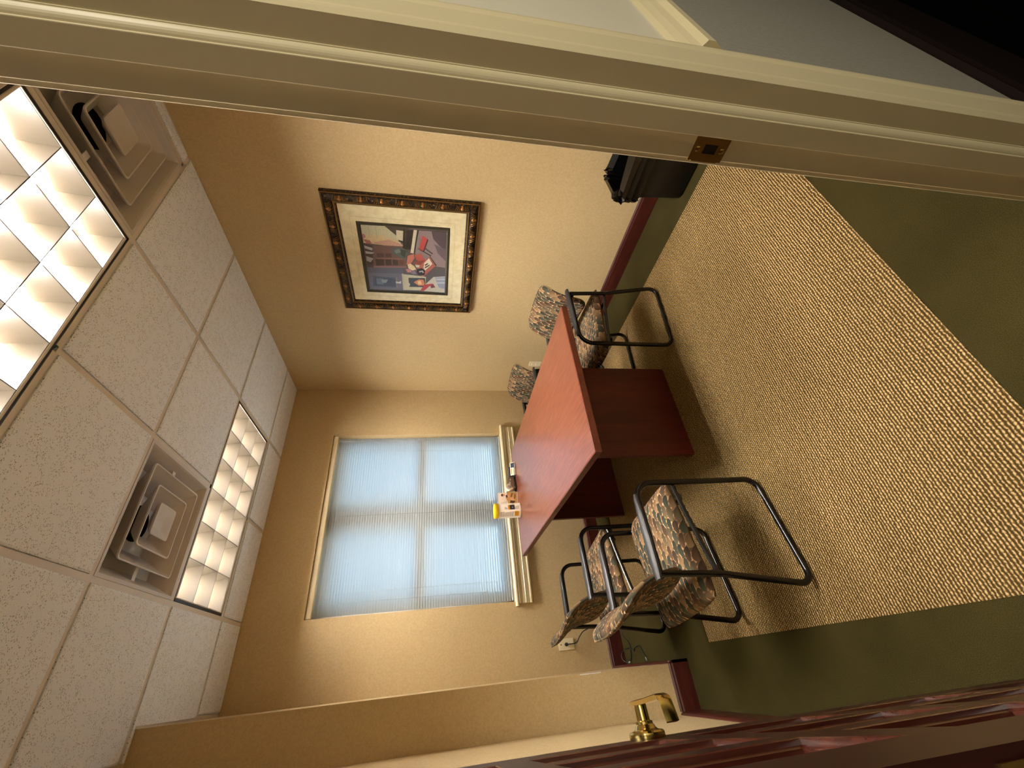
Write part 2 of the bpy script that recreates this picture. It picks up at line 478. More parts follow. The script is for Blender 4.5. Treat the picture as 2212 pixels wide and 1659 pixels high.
b = MB(); b.box((GX + S - TB, GY - 2 * S, H - .0005), (GX + S + TB, GY - S, H + .002)); b.build('t_bar', M_tbar, ceil)
xe = [LW] + colsX + [R]; ye = [FR] + rowsY + [D]
for y in rowsY:
    for i in range(len(xe) - 1):
        x0, x1 = xe[i], xe[i + 1]
        if y > COLY:
            if x1 <= COLX: continue
            x0 = max(x0, COLX)
        b = MB(); b.box((x0 + TB, y - TB, H - .0005), (x1 - TB, y + TB, H + .002)); b.build('t_bar', M_tbar, ceil)
def taken(x0, x1, y0, y1):
    cx, cy = (x0 + x1) / 2, (y0 + y1) / 2
    return any(a < cx < c and d < cy < e for a, c, d, e in LIGHTS + DIFFS)
def tile(x0, x1, y0, y1, e=(1, 1, 1, 1)):
    """tegular tile: body above the flange, face dropped a little below it inside the grid"""
    m = MB(); g = .0138; d = .008
    a = [x0 + g, y0 + g, x1 - g, y1 - g]
    bev = .007
    V = [(a[0], a[1], H + .012), (a[2], a[1], H + .012), (a[2], a[3], H + .012), (a[0], a[3], H + .012),
         (a[0], a[1], H - d + .003), (a[2], a[1], H - d + .003), (a[2], a[3], H - d + .003), (a[0], a[3], H - d + .003),
         (a[0] + bev, a[1] + bev, H - d), (a[2] - bev, a[1] + bev, H - d), (a[2] - bev, a[3] - bev, H - d), (a[0] + bev, a[3] - bev, H - d)]
    m.add(V, [(0, 1, 2, 3), (0, 4, 5, 1), (1, 5, 6, 2), (2, 6, 7, 3), (3, 7, 4, 0), (4, 8, 9, 5), (5, 9, 10, 6), (6, 10, 11, 7), (7, 11, 8, 4), (8, 11, 10, 9)])
    m.box((max(x0 + .002, LW + .001), max(y0 + .002, FR + .001), H + .003), (min(x1 - .002, R - .001), min(y1 - .002, D - .001), H + .016))
    m.build('ceiling_tile', M_tile, ceil)
tile(GX + S, R - .002, GY - 2 * S, GY - S)
for i in range(len(xe) - 1):
    for j in range(len(ye) - 1):
        x0, x1, y0, y1 = xe[i], xe[i + 1], ye[j], ye[j + 1]
        if taken(x0, x1, y0, y1): continue
        if i == 0: x0 -= .004
        if i == len(xe) - 2: x1 += .006
        if j == 0: y0 -= .004
        if j == len(ye) - 2: y1 += .006
        if x0 < COLX and y1 > COLY:
            if x1 - TB > COLX and y1 > COLY:
                if y0 < COLY: 
                    m = MB(); g = .0135; m.prism([(x0 + g, y0 + g), (x1 - g, y0 + g), (x1 - g, y1 - g), (COLX + .012, y1 - g), (COLX + .012, COLY - .012), (x0 + g, COLY - .012)], H - .006, H + .012)
                    m.build('ceiling_tile', M_tile, ceil)
                else: tile(COLX + .01, x1, y0, y1)
            elif y0 < COLY - .05: tile(x0, x1, y0, COLY - .01)
            continue
        if x1 - x0 < .03 or y1 - y0 < .03: continue
        tile(x0, x1, y0, y1)

# ------------------------------------------------------------------ ceiling lights: 18 cell parabolic troffers
def troffer(x0, x1, y0, y1, label, lamp):
    cx, cy = (x0 + x1) / 2, (y0 + y1) / 2
    t = thing('ceiling_light', label, 'ceiling light', (cx, cy, H), 0, 'parabolic ceiling lights')
    hx, hy = (x1 - x0) / 2 - .014, (y1 - y0) / 2 - .014
    ix, iy = hx - .018, hy - .018
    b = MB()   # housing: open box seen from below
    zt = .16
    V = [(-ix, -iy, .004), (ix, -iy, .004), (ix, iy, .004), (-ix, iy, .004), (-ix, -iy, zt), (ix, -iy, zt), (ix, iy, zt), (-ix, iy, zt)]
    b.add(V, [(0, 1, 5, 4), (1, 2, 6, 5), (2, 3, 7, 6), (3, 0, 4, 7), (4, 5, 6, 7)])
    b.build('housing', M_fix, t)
    b = MB()   # black reveal then pale door frame
    for (a, c, d, e) in ((-hx, -hy, hx, -hy + .008), (-hx, hy - .008, hx, hy), (-hx, -hy, -hx + .014, hy), (hx - .014, -hy, hx, hy)):
        b.box((a, c, .000), (d, e, .02))
    b.build('reveal', M_blackedge, t)
    b = MB()
    for (a, c, d, e) in ((-hx + .014, -hy + .008, hx - .014, -iy), (-hx + .014, iy, hx - .014, hy - .008), (-hx + .014, -iy, -ix, iy), (ix, -iy, hx - .014, iy)):
        b.bbox((a, c, -.002), (d, e, .012), .002)
    b.build('frame', M_tbar, t)
    # louvre blades: thin at the bottom, flaring in a parabola to the top
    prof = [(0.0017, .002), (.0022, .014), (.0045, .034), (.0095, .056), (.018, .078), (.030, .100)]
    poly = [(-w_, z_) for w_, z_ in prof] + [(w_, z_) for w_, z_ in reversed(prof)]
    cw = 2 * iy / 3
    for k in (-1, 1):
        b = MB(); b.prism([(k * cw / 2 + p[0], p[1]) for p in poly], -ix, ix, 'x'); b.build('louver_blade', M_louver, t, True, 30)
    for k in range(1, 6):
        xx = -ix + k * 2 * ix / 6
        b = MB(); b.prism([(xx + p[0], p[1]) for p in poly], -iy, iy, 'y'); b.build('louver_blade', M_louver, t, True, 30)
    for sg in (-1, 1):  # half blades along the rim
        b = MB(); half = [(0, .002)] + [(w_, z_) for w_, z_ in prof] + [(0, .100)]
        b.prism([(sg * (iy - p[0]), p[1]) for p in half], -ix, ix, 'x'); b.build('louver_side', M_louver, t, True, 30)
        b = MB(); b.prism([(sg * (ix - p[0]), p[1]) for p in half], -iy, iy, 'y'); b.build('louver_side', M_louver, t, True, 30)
    for k in (-1, 0, 1):
        b = MB(); b.tube([(-ix + .03, k * cw, .119), (ix - .03, k * cw, .119)], .0155, 12); o = b.build('lamp_tube', lamp, t, True)
        for sg in (-1, 1):
            b = MB(); b.tube([(sg * (ix - .031), k * cw, .119), (sg * (ix - .008), k * cw, .119)], .017, 10); b.build('lamp_end_cap', M_tbar, o, True)
    return t
troffer(*LIGHTS[0], 'recessed parabolic ceiling light nearest the window, by the far air diffuser', M_tube_old)
troffer(*LIGHTS[1], 'large bright parabolic ceiling light nearest the doorway, cut by the frame', M_tube)

# ------------------------------------------------------------------ air diffusers
def diffuser(x0, x1, y0, y1, label, neck):
    cx, cy = (x0 + x1) / 2, (y0 + y1) / 2
    t = thing('air_diffuser', label, 'air vent', (cx, cy, H), 0, 'square ceiling air diffusers')
    h = (x1 - x0) / 2 - .013
    def sq(r, z): return [(-r, -r, z), (r, -r, z), (r, r, z), (-r, r, z)]
    def rsq(r, z, c):
        o = []
        for (sx, sy) in ((1, 1), (-1, 1), (-1, -1), (1, -1)):
            for k in range(4):
                a = {(1, 1): 0, (-1, 1): 90, (-1, -1): 180, (1, -1): 270}[(sx, sy)] + k * 30
                a = math.radians(a); o.append((sx * (r - c) + c * math.cos(a), sy * (r - c) + c * math.sin(a), z))
        return o
    def loft(b, loops):
        n = len(loops[0]); o = b.add([p for L in loops for p in L], [])
        for i in range(len(loops) - 1):
            for k in range(n):
                b.f.append((o + i * n + k, o + i * n + (k + 1) % n, o + (i + 1) * n + (k + 1) % n, o + (i + 1) * n + k)); b.m.append(0)
        return o
    b = MB(); loft(b, [sq(h + .001, .004), sq(h + .001, -.003), sq(h - .014, -.003), sq(h - .020, .004), sq(.215, .095), sq(.13, .11)])
    b.build('outer_pan', M_diff, t)
    b = MB(); b.lathe([(.185, .1095), (.082, .1095)], 28, capb=False, capt=False); b.build('collar_plate', M_diff, t)
    b = MB(); b.lathe([(.082, .105), (.082, .17)], 28, capb=False, capt=True); b.build('duct_neck', M_duct, t, True)
    for nm, r, z, top in (('outer_cone', .212, -.004, .126), ('middle_cone', .137, -.006, .062)):
        b = MB(); loft(b, [rsq(top, .106 if top > .1 else .072, .015), rsq(r - .014, .012, .012), rsq(r - .006, z, .014), rsq(r, z, .016), rsq(r, z + .006, .016), rsq(top + .004, .108 if top > .1 else .078, .016)])
        b.build(nm, M_diff, t, True, 35)
    b = MB(); o = loft(b, [rsq(.030, .040, .01), rsq(.070, .004, .010), rsq(.072, -.006, .012), rsq(.066, -.006, .012), rsq(.03, .012, .008)])
    n = 16; b.f.append(tuple(o + 4 * n + k for k in range(n))); b.m.append(0)
    b.build('center_cone', M_diff, t, True, 35)
    for sg in (-1, 1):
        b = MB(); b.box((sg * .20, -.012, .030), (sg * .26, .012, .033)); b.build('bracket', M_white, t)
    return t
diffuser(*DIFFS[0], 'square white air diffuser beside the far ceiling light', 1)
diffuser(*DIFFS[1], 'square white air diffuser above the picture wall, cut by the door frame', 1)

# ------------------------------------------------------------------ baseboards
BH, BT = .112, .014
def bprof(sign, base): # profile (offset from wall, z)
    return [(base, 0), (base + sign * BT, 0), (base + sign * BT, BH - .022), (base + sign * (BT - .004), BH - .014), (base + sign * (BT - .004), BH - .008), (base + sign * .004, BH), (base, BH)]
b = MB(); b.prism(bprof(-1, R), FR, D, 'y'); struct(b, 'baseboard_right', M_base)
b = MB(); b.prism(bprof(-1, D), COLX, R - BT, 'x'); struct(b, 'baseboard_back', M_base)
b = MB(); b.prism(bprof(1, COLX), COLY - BT, D - BT, 'y'); struct(b, 'baseboard_corner', M_base)
b = MB(); b.prism(bprof(-1, COLY), LW + BT, COLX + BT, 'x'); struct(b, 'baseboard_corner_front', M_base)
b = MB(); b.prism(bprof(1, LW), FR, COLY, 'y'); struct(b, 'baseboard_left', M_base)
b = MB(); b.prism([(FR, 0), (FR + BT, 0), (FR + BT, BH - .02), (FR + .004, BH), (FR, BH)], JX + .11, R - BT, 'x'); struct(b, 'baseboard_front', M_base)
HBH = .285
b = MB(); b.prism([(FH, 0), (FH - .018, 0), (FH - .018, HBH - .03), (FH - .013, HBH - .018), (FH - .013, HBH - .008), (FH - .004, HBH), (FH, HBH)], JX + .095, 4.2, 'x'); struct(b, 'baseboard_hall', M_hallwood)
b = MB(); b.prism([(FH, .935), (FH - .008, .935), (FH - .012, .942), (FH - .012, .952), (FH - .018, .958), (FH - .026, .972), (FH - .026, .984), (FH - .018, .990), (FH - .014, 1.000), (FH - .008, 1.010), (FH, 1.012)], JX + .095, 4.2, 'x'); struct(b, 'trim_3', M_cream)

# ------------------------------------------------------------------ door frame (jambs, stops, casings)
jr = [(.632, .166), (.632, .1958), (.6300, .1961), (.6298, .1972), (.6288, .1976), (.6274, .1985), (.6258, .2000), (.6242, .2020), (.6230, .2044), (.6226, .2060), (.6224, .2068), (.6203, .2072), (.6200, .2080), (.6200, .2365), (.6205, .2375), (.632, .2380), (.632, .2735), (.6335, .275), (.654, .275), (.654, .166)]
b = MB(); b.prism(jr, 0, 2.05, 'z'); jamb = struct(b, 'trim_1', M_cream)
cs = [(.638, .178), (.638, .168), (.6395, .1662), (.6415, .1660), (.6435, .1672), (.648, .1690), (.6535, .1680), (.656, .1655), (.660, .1652), (.663, .1642), (.667, .1640), (.704, .1612), (.709, .1620), (.7115, .1605), (.716, .1590), (.722, .1590), (.7255, .1610), (.7265, .164), (.7265, .178)]
b = MB(); b.prism(cs, 0, 2.12, 'z'); b.build('casing', M_cream, jamb)
b = MB(); b.prism([(.638, FR), (.638, .283), (.640, .2848), (.700, .286), (.727, .284), (.727, FR)], 0, 2.12, 'z'); b.build('casing', M_cream, jamb)
mir = JX + HX
b = MB(); b.prism([(mir - x, y) for x, y in jr][::-1], 0, 2.05, 'z'); b.box((HX - .02, .166, 2.035), (JX + .02, .281, 2.055)); jamb2 = struct(b, 'trim_2', M_cream)
b = MB(); b.prism([(mir - x, y) for x, y in cs][::-1], 0, 2.12, 'z'); b.build('casing', M_cream, jamb2)
b = MB(); b.box((HX - .095, .162, 2.055), (JX + .095, FH, 2.14)); b.build('casing', M_cream, jamb2)
# strike plate
b = MB()
z0, z1, y0, y1, yh0, yh1, zh0, zh1 = .9315, .988, .2420, .2765, .2515, .2655, .948, .970
for (a, c, d, e) in ((y0, z0, y1, zh0), (y0, zh1, y1, z1), (y0, zh0, yh0, zh1), (yh1, zh0, y1, zh1)):
    b.box((.6306, a, c), (.6325, d, e))
b.box((.6306, y1, .938), (.6345, y1 + .0012, .982))
sp_ = b.build('strike_plate', M_oldbrass, jamb, label='worn brass strike plate')
for zz in (.9395, .980):
    b = MB(); b.lathe([(.0042, 0), (.0042, .0008), (.0022, .0014)], 12, Matrix.Translation((.6306, .2590, zz)) @ Matrix.Rotation(-PI / 2, 4, 'Y')); b.build('screw', M_brass, sp_, True)
b = MB(); b.box((.6315, yh0, zh0), (.6322, yh1, zh1)); b.build('latch_hole', M_darkslot, sp_)

# ------------------------------------------------------------------ open door, built with its hall face on +x, hinge edge at the origin
DW, DT, DH = .745, .044, 2.02
doorloc = (-.0645, .2865, .012)
ang = math.atan(.087)
door = bpy.data.objects.new('door_1', None); COL.objects.link(door); door['kind'] = 'structure'
door.location = doorloc; door.rotation_euler = (0, 0, ang)
cols_ = [(.120, .132), (.307, .132), (.494, .132)]
cols_ = [(.115, .137), (.302, .137), (.489, .137)]
rows_ = [(.098 + .29 * k, .236) for k in range(6)]
rows_[5] = (rows_[5][0], .262)
b = MB()
xs = [0] + [v for c in cols_ for v in (c[0], c[0] + c[1])] + [DW]
zs = [0] + [v for r in rows_ for v in (r[0], r[0] + r[1])] + [DH]
for i in range(len(xs) - 1):
    for j in range(len(zs) - 1):
        if i % 2 == 1 and j % 2 == 1: continue
        b.box((-DT, xs[i], zs[j]), (0, xs[i + 1], zs[j + 1]))
b.build('door_frame', M_door, door)
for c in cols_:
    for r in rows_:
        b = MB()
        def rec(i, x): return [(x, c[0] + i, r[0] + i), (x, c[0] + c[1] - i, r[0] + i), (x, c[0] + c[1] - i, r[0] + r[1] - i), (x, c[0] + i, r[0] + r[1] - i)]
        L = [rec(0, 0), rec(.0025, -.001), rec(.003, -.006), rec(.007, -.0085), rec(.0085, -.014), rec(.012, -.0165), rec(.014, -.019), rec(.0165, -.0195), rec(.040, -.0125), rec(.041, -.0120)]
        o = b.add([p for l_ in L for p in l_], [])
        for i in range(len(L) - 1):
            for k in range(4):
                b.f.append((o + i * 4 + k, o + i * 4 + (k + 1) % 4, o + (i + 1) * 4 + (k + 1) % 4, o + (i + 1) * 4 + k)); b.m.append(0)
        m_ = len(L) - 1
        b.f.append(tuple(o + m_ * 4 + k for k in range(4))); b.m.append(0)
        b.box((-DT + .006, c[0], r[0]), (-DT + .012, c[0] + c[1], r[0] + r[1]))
        b.build('door_panel', M_panel_lit, door)
# lever handle
LY, LZ = .690, .962
b = MB(); b.lathe([(.033, 0), (.0338, .004), (.0335, .009), (.031, .012), (.023, .0135), (.020, .016), (.018, .020), (.016, .022), (.016, .026), (.012, .0275), (.0115, .052)], 28, Matrix.Translation((0, LY, LZ)) @ Matrix.Rotation(PI / 2, 4, 'Y'))
lev = b.build('lever_handle', M_brass, door, True, 35, label='polished brass lever handle')
b = MB()
path = [(.055, LY + .014), (.056, LY - .04), (.058, LY - .085), (.0585, LY - .104), (.056, LY - .113), (.051, LY - .117), (.022, LY - .124)]
wid = [.0150, .0125, .0120, .0120, .0120, .0120, .0120]
V = []; 
for i, (px, py) in enumerate(path):
    a = path[max(0, i - 1)]; c = path[min(len(path) - 1, i + 1)]
    tx, ty = c[0] - a[0], c[1] - a[1]; l_ = math.hypot(tx, ty); nx, ny = -ty / l_, tx / l_
    for s_, zz, k in ((1, -1, .6), (1, 1, .6), (.6, 1, 1), (-1, 1, .75), (-1, -1, .75), (.6, -1, 1)):
        V.append((px + nx * .0042 * s_, py + ny * .0042 * s_, LZ + zz * wid[i] * k))
Fs = [(i * 6 + k, i * 6 + (k + 1) % 6, (i + 1) * 6 + (k + 1) % 6, (i + 1) * 6 + k) for i in range(len(path) - 1) for k in range(6)]
Fs += [tuple(range(6))[::-1], tuple((len(path) - 1) * 6 + k for k in range(6))]
b.add(V, Fs); b.build('lever', M_brass, lev, True, 50)
for zz in (.20, .930, 1.75):
    b = MB(); b.box((-DT + .004, -.0022, zz), (-.0075, .0005, zz + .10)); b.tube([(-DT - .004, -.004, zz), (-DT - .004, -.004, zz + .10)], .006, 10)
    b.build('hinge', M_oldbrass, door, True, 40, label='brass hinge')

# ------------------------------------------------------------------ window with sill, and what lies outside
win = bpy.data.objects.new('window_1', None); COL.objects.link(win); win['kind'] = 'structure'
wy = D + .068
def wpart(name, boxes, m, bev=.003, parent=None):
    b = MB()
    for a, c in boxes: b.bbox(a, c, bev)
    return b.build(name, m, parent or win)
fr = .055
wpart('window_frame', [((WX0, wy, WZ0), (WX0 + fr, wy + .06, WZ1)), ((WX1 - fr, wy, WZ0), (WX1, wy + .06, WZ1)), ((WX0, wy, WZ1 - fr), (WX1, wy + .06, WZ1)), ((WX0, wy, WZ0), (WX1, wy + .06, WZ0 + fr))], M_white)
mx_ = 1.150
wpart('meeting_rail', [((WX0 + fr, wy - .004, 1.456), (WX1 - fr, wy + .01, 1.530))], M_white)
wpart('mullion', [((mx_ - .078, wy - .005, WZ0), (mx_ + .078, wy + .06, WZ1))], M_white)
for (x0, x1) in ((WX0 + fr, mx_ - .078), (mx_ + .078, WX1 - fr)):
    for (z0, z1, off) in ((WZ0 + fr, 1.50, 0), (1.49, WZ1 - fr, .022)):
        s_ = .035
        sash = wpart('sash', [((x0, wy + off + .008, z0), (x0 + s_, wy + off + .034, z1)), ((x1 - s_, wy + off + .008, z0), (x1, wy + off + .034, z1)), ((x0, wy + off + .008, z0), (x1, wy + off + .034, z0 + s_)), ((x0, wy + off + .008, z1 - s_), (x1, wy + off + .034, z1))], M_white)
        b = MB(); b.box((x0 + s_ - .004, wy + off + .019, z0 + s_ - .004), (x1 - s_ + .004, wy + off + .022, z1 - s_ + .004)); b.build('pane', M_glass, sash)
b = MB()
b.prism([(D + .065, .740), (D - .020, .740), (D - .030, .741), (D - .035, .745), (D - .037, .753), (D - .035, .761), (D - .030, .766), (D + .065, .766)], .412, 1.955, 'x')
b.build('sill', M_cream, win)
b = MB()
b.prism([(D, .742), (D - .033, .742), (D - .033, .734), (D - .029, .728), (D - .027, .718), (D - .024, .712), (D - .024, .690), (D - .028, .686), (D - .026, .680), (D - .023, .655), (D - .027, .648), (D - .026, .640), (D - .020, .634), (D, .632)], .430, 1.937, 'x')
b.build('apron', M_cream, win)

M_lawn = mat('outside_paving', (196, 190, 178), .95); M_brick = mat('outside_brick', (176, 150, 134), .9); M_ow = mat('outside_window', (60, 84, 110), .15)
b = MB(); b.box((-30, D + T, -.45), (30, 40, -.35)); struct(b, 'ground_outside', M_lawn)
bl = thing('office_building', 'pale brick building seen through the blind slats', 'building', (2, 17, -.35))
b = MB(); b.box((-9, 0, 0), (11, 6, 4.2)); b.build('wall', M_brick, bl)
b = MB(); b.prism([(-.5, 4.2), (6.5, 4.2), (3, 5.8)], -9.4, 11.4, 'x'); b.build('roof', mat('outside_roof', (110, 104, 100), .9), bl)
for k in range(5):
    b = MB(); b.box((-7.6 + k * 3.8, -.05, 1.0), (-6.2 + k * 3.8, .02, 2.8)); b.build('window', M_ow, bl)

# ------------------------------------------------------------------ mini blind, every slat a part
BY = D + .040
blind = thing('window_blind', 'closed white horizontal mini blind filling the window', 'blind', (mx_, BY, WZ0))
bx0, bx1 = WX0 + .012, WX1 - .014
def bpart(b, name, m, smooth=False, **k):
    o = b.build(name, m, blind, smooth, **k); local(o, blind, (mx_, BY, WZ0)); return o
b = MB(); b.bbox((WX0 + .003, BY - .030, WZ1 - .042), (WX1 - .003, BY + .012, WZ1 - .002), .003); bpart(b, 'head_rail', M_cream)
NS = 73; ztop, zbot = WZ1 - .054, WZ0 + .040
tilt = math.radians(54)
b = MB(); n = 5; W = .0255; V = []
for i in range(n):
    u = -W / 2 + W * i / (n - 1); cam_ = .0030 * (1 - (2 * u / W) ** 2)
    y = u * math.cos(tilt) - cam_ * -math.sin(tilt) * 1; z = -u * math.sin(tilt) + cam_ * math.cos(tilt)
    y = u * math.cos(tilt) + cam_ * math.sin(tilt)
    for x in (bx0 - mx_, bx1 - mx_): V.append((x, y, z))
b.add(V, [(2 * i, 2 * i + 1, 2 * i + 3, 2 * i + 2) for i in range(n - 1)])
slat_me = b.mesh('slat', M_slat, True, 80)
for k in range(NS):
    z = ztop - (ztop - zbot) * k / (NS - 1)
    o = put('slat', slat_me, blind, (0, 0, z - WZ0)); o.rotation_euler = (random.uniform(-.02, .02), 0, 0)
b = MB(); b.bbox((bx0, BY - .011, WZ0 + .018), (bx1, BY + .011, WZ0 + .032), .004); bpart(b, 'bottom_rail', M_slat)
for x in (.602, 1.166, 1.732):
    b = MB()
    for dy in (-.0105, .0105): b.tube([(x, BY + dy, WZ1 - .04), (x, BY + dy, WZ0 + .03)], .0009, 5)
    bpart(b, 'ladder_cord', M_slat)
b = MB(); b.tube([(1.826, BY - .026, WZ1 - .04), (1.83, BY - .024, 1.45), (1.832, BY - .023, 1.22)], .0028, 6); bpart(b, 'tilt_wand', M_slat)
b = MB(); b.tube([(.535, BY - .024, WZ1 - .04), (.533, BY - .022, 1.30), (.532, BY - .022, 1.0)], .0013, 5); b.lathe([(.002, 0), (.006, .01), (.004, .03)], 8, Matrix.Translation((.532, BY - .022, .975))); bpart(b, 'pull_cord', M_slat)

# ------------------------------------------------------------------ framed picture on the right wall
PY0, PY1, PZ0, PZ1 = 1.420, 2.346, 1.108, 2.036
pic = thing('framed_picture', 'large framed interior print with ornate gilt black frame on right wall', 'picture', (R, (PY0 + PY1) / 2, PZ0))
ploc = tuple(pic.location)
def ppart(b, name, m, smooth=False, **k):
    o = b.build(name, m, pic, smooth, **k); local(o, pic, ploc); return o
fprof = [(0, 0), (0, .020), (.004, .026), (.010, .027), (.013, .022), (.016, .021), (.024, .030), (.038, .034), (.052, .029), (.060, .020), (.064, .020), (.067, .023), (.071, .022), (.074, .016), (.079, .014), (.082, .009), (.082, .004)]
def mitre(prof, y0, y1, z0, z1, side):
    """one moulding of the frame; prof = (inset, height off the wall)"""
    V = []
    for i, h_ in prof:
        x = R - .001 - h_
        if side == 'b': V += [(x, y0 + i, z0 + i), (x, y1 - i, z0 + i)]
        if side == 't': V += [(x, y1 - i, z1 - i), (x, y0 + i, z1 - i)]
        if side == 'n': V += [(x, y0 + i, z1 - i), (x, y0 + i, z0 + i)]
        if side == 'f': V += [(x, y1 - i, z0 + i), (x, y1 - i, z1 - i)]
    return V, [(2 * k, 2 * k + 1, 2 * k + 3, 2 * k + 2) for k in range(len(prof) - 1)]
for sd in 'btnf':
    b = MB(); V, Fs = mitre(fprof, PY0, PY1, PZ0, PZ1, sd); b.add(V, Fs); fm = ppart(b, 'frame_moulding', M_gilt, True)
    b = MB(); V, Fs = mitre([(.002, .0225), (.005, .0275), (.0095, .028), (.0125, .0228)], PY0, PY1, PZ0, PZ1, sd); b.add(V, Fs)
    V, Fs = mitre([(.0625, .0205), (.0665, .0245), (.0705, .0235), (.0735, .017)], PY0, PY1, PZ0, PZ1, sd); b.add(V, Fs)
    o = b.build('gilt_lip', M_giltlight, fm, True)
    # carved relief: rosettes between curling leaves
    b = MB(); L_ = (PY1 - PY0) - .10; nmot = 7
    for k in range(nmot):
        s_ = .05 + L_ * (k + .5) / nmot; c_ = .038
        def at(ds, dc, hh):
            s2, i2 = s_ + ds, c_ + dc; x = R - .001 - hh
            return {'b': (x, PY0 + s2, PZ0 + i2), 't': (x, PY1 - s2, PZ1 - i2), 'n': (x, PY0 + i2, PZ1 - s2), 'f': (x, PY1 - i2, PZ0 + s2)}[sd]
        b.sphere(at(0, .002, .034), .008, .0115, .0115, 8, 5, 0)
        b.sphere(at(0, -.011, .031), .006, .008, .008, 7, 4, 0)
        for q in (-1, 1):
            for m_, (d0, d1) in enumerate(((.014, .020), (.021, .033), (.031, .047))):
                pts = [at(q * (d0 + (d1 - d0) * t_ ** 1.5), -.017 + .034 * t_, .0325 + .004 * math.sin(PI * t_) - abs(-.017 + .034 * t_) * .12) for t_ in (0, .25, .5, .75, 1)]
                b.tube(pts, [.0012, .0026, .003, .0024, .001], 5, cap=True, mi=1)
    o = b.build('carved_relief', [M_rosette, M_giltlight], fm, True); o['kind'] = 'stuff'
b = MB(); b.box((R - .006, PY0 + .03, PZ0 + .03), (R - .001, PY1 - .03, PZ1 - .03)); ppart(b, 'backing', M_fillet)
MY0, MY1, MZ0, MZ1 = 1.612, 2.186, 1.288, 1.862
b = MB(); x0, x1 = R - .0092, R - .0062
for (a, c, d, e) in ((PY0 + .07, PZ0 + .07, PY1 - .07, MZ0), (PY0 + .07, MZ1, PY1 - .07, PZ1 - .07), (PY0 + .07, MZ0, MY0, MZ1), (MY1, MZ0, PY1 - .07, MZ1)):
    b.box((x0, a, c), (x1, d, e))
ppart(b, 'mat_board', M_mat)
b = MB(); q = .032
for (a, c, d, e) in ((MY0 - q, MZ0 - q, MY1 + q, MZ0 - q + .0012), (MY0 - q, MZ1 + q, MY1 + q, MZ1 + q + .0012), (MY0 - q, MZ0 - q, MY0 - q + .0012, MZ1 + q), (MY1 + q, MZ0 - q, MY1 + q + .0012, MZ1 + q)):
    b.box((R - .0095, a, c), (R - .0091, d, e))
ppart(b, 'mat_line', mat('mat_line_brown', (186, 170, 130), .8))
for sd in 'btnf':
    b = MB(); V, Fs = mitre([(0, .010), (.004, .0125), (.014, .0115), (.020, .0085), (.022, .006)], MY0, MY1, MZ0, MZ1, sd); b.add(V, Fs); ppart(b, 'inner_fillet', M_pframe)
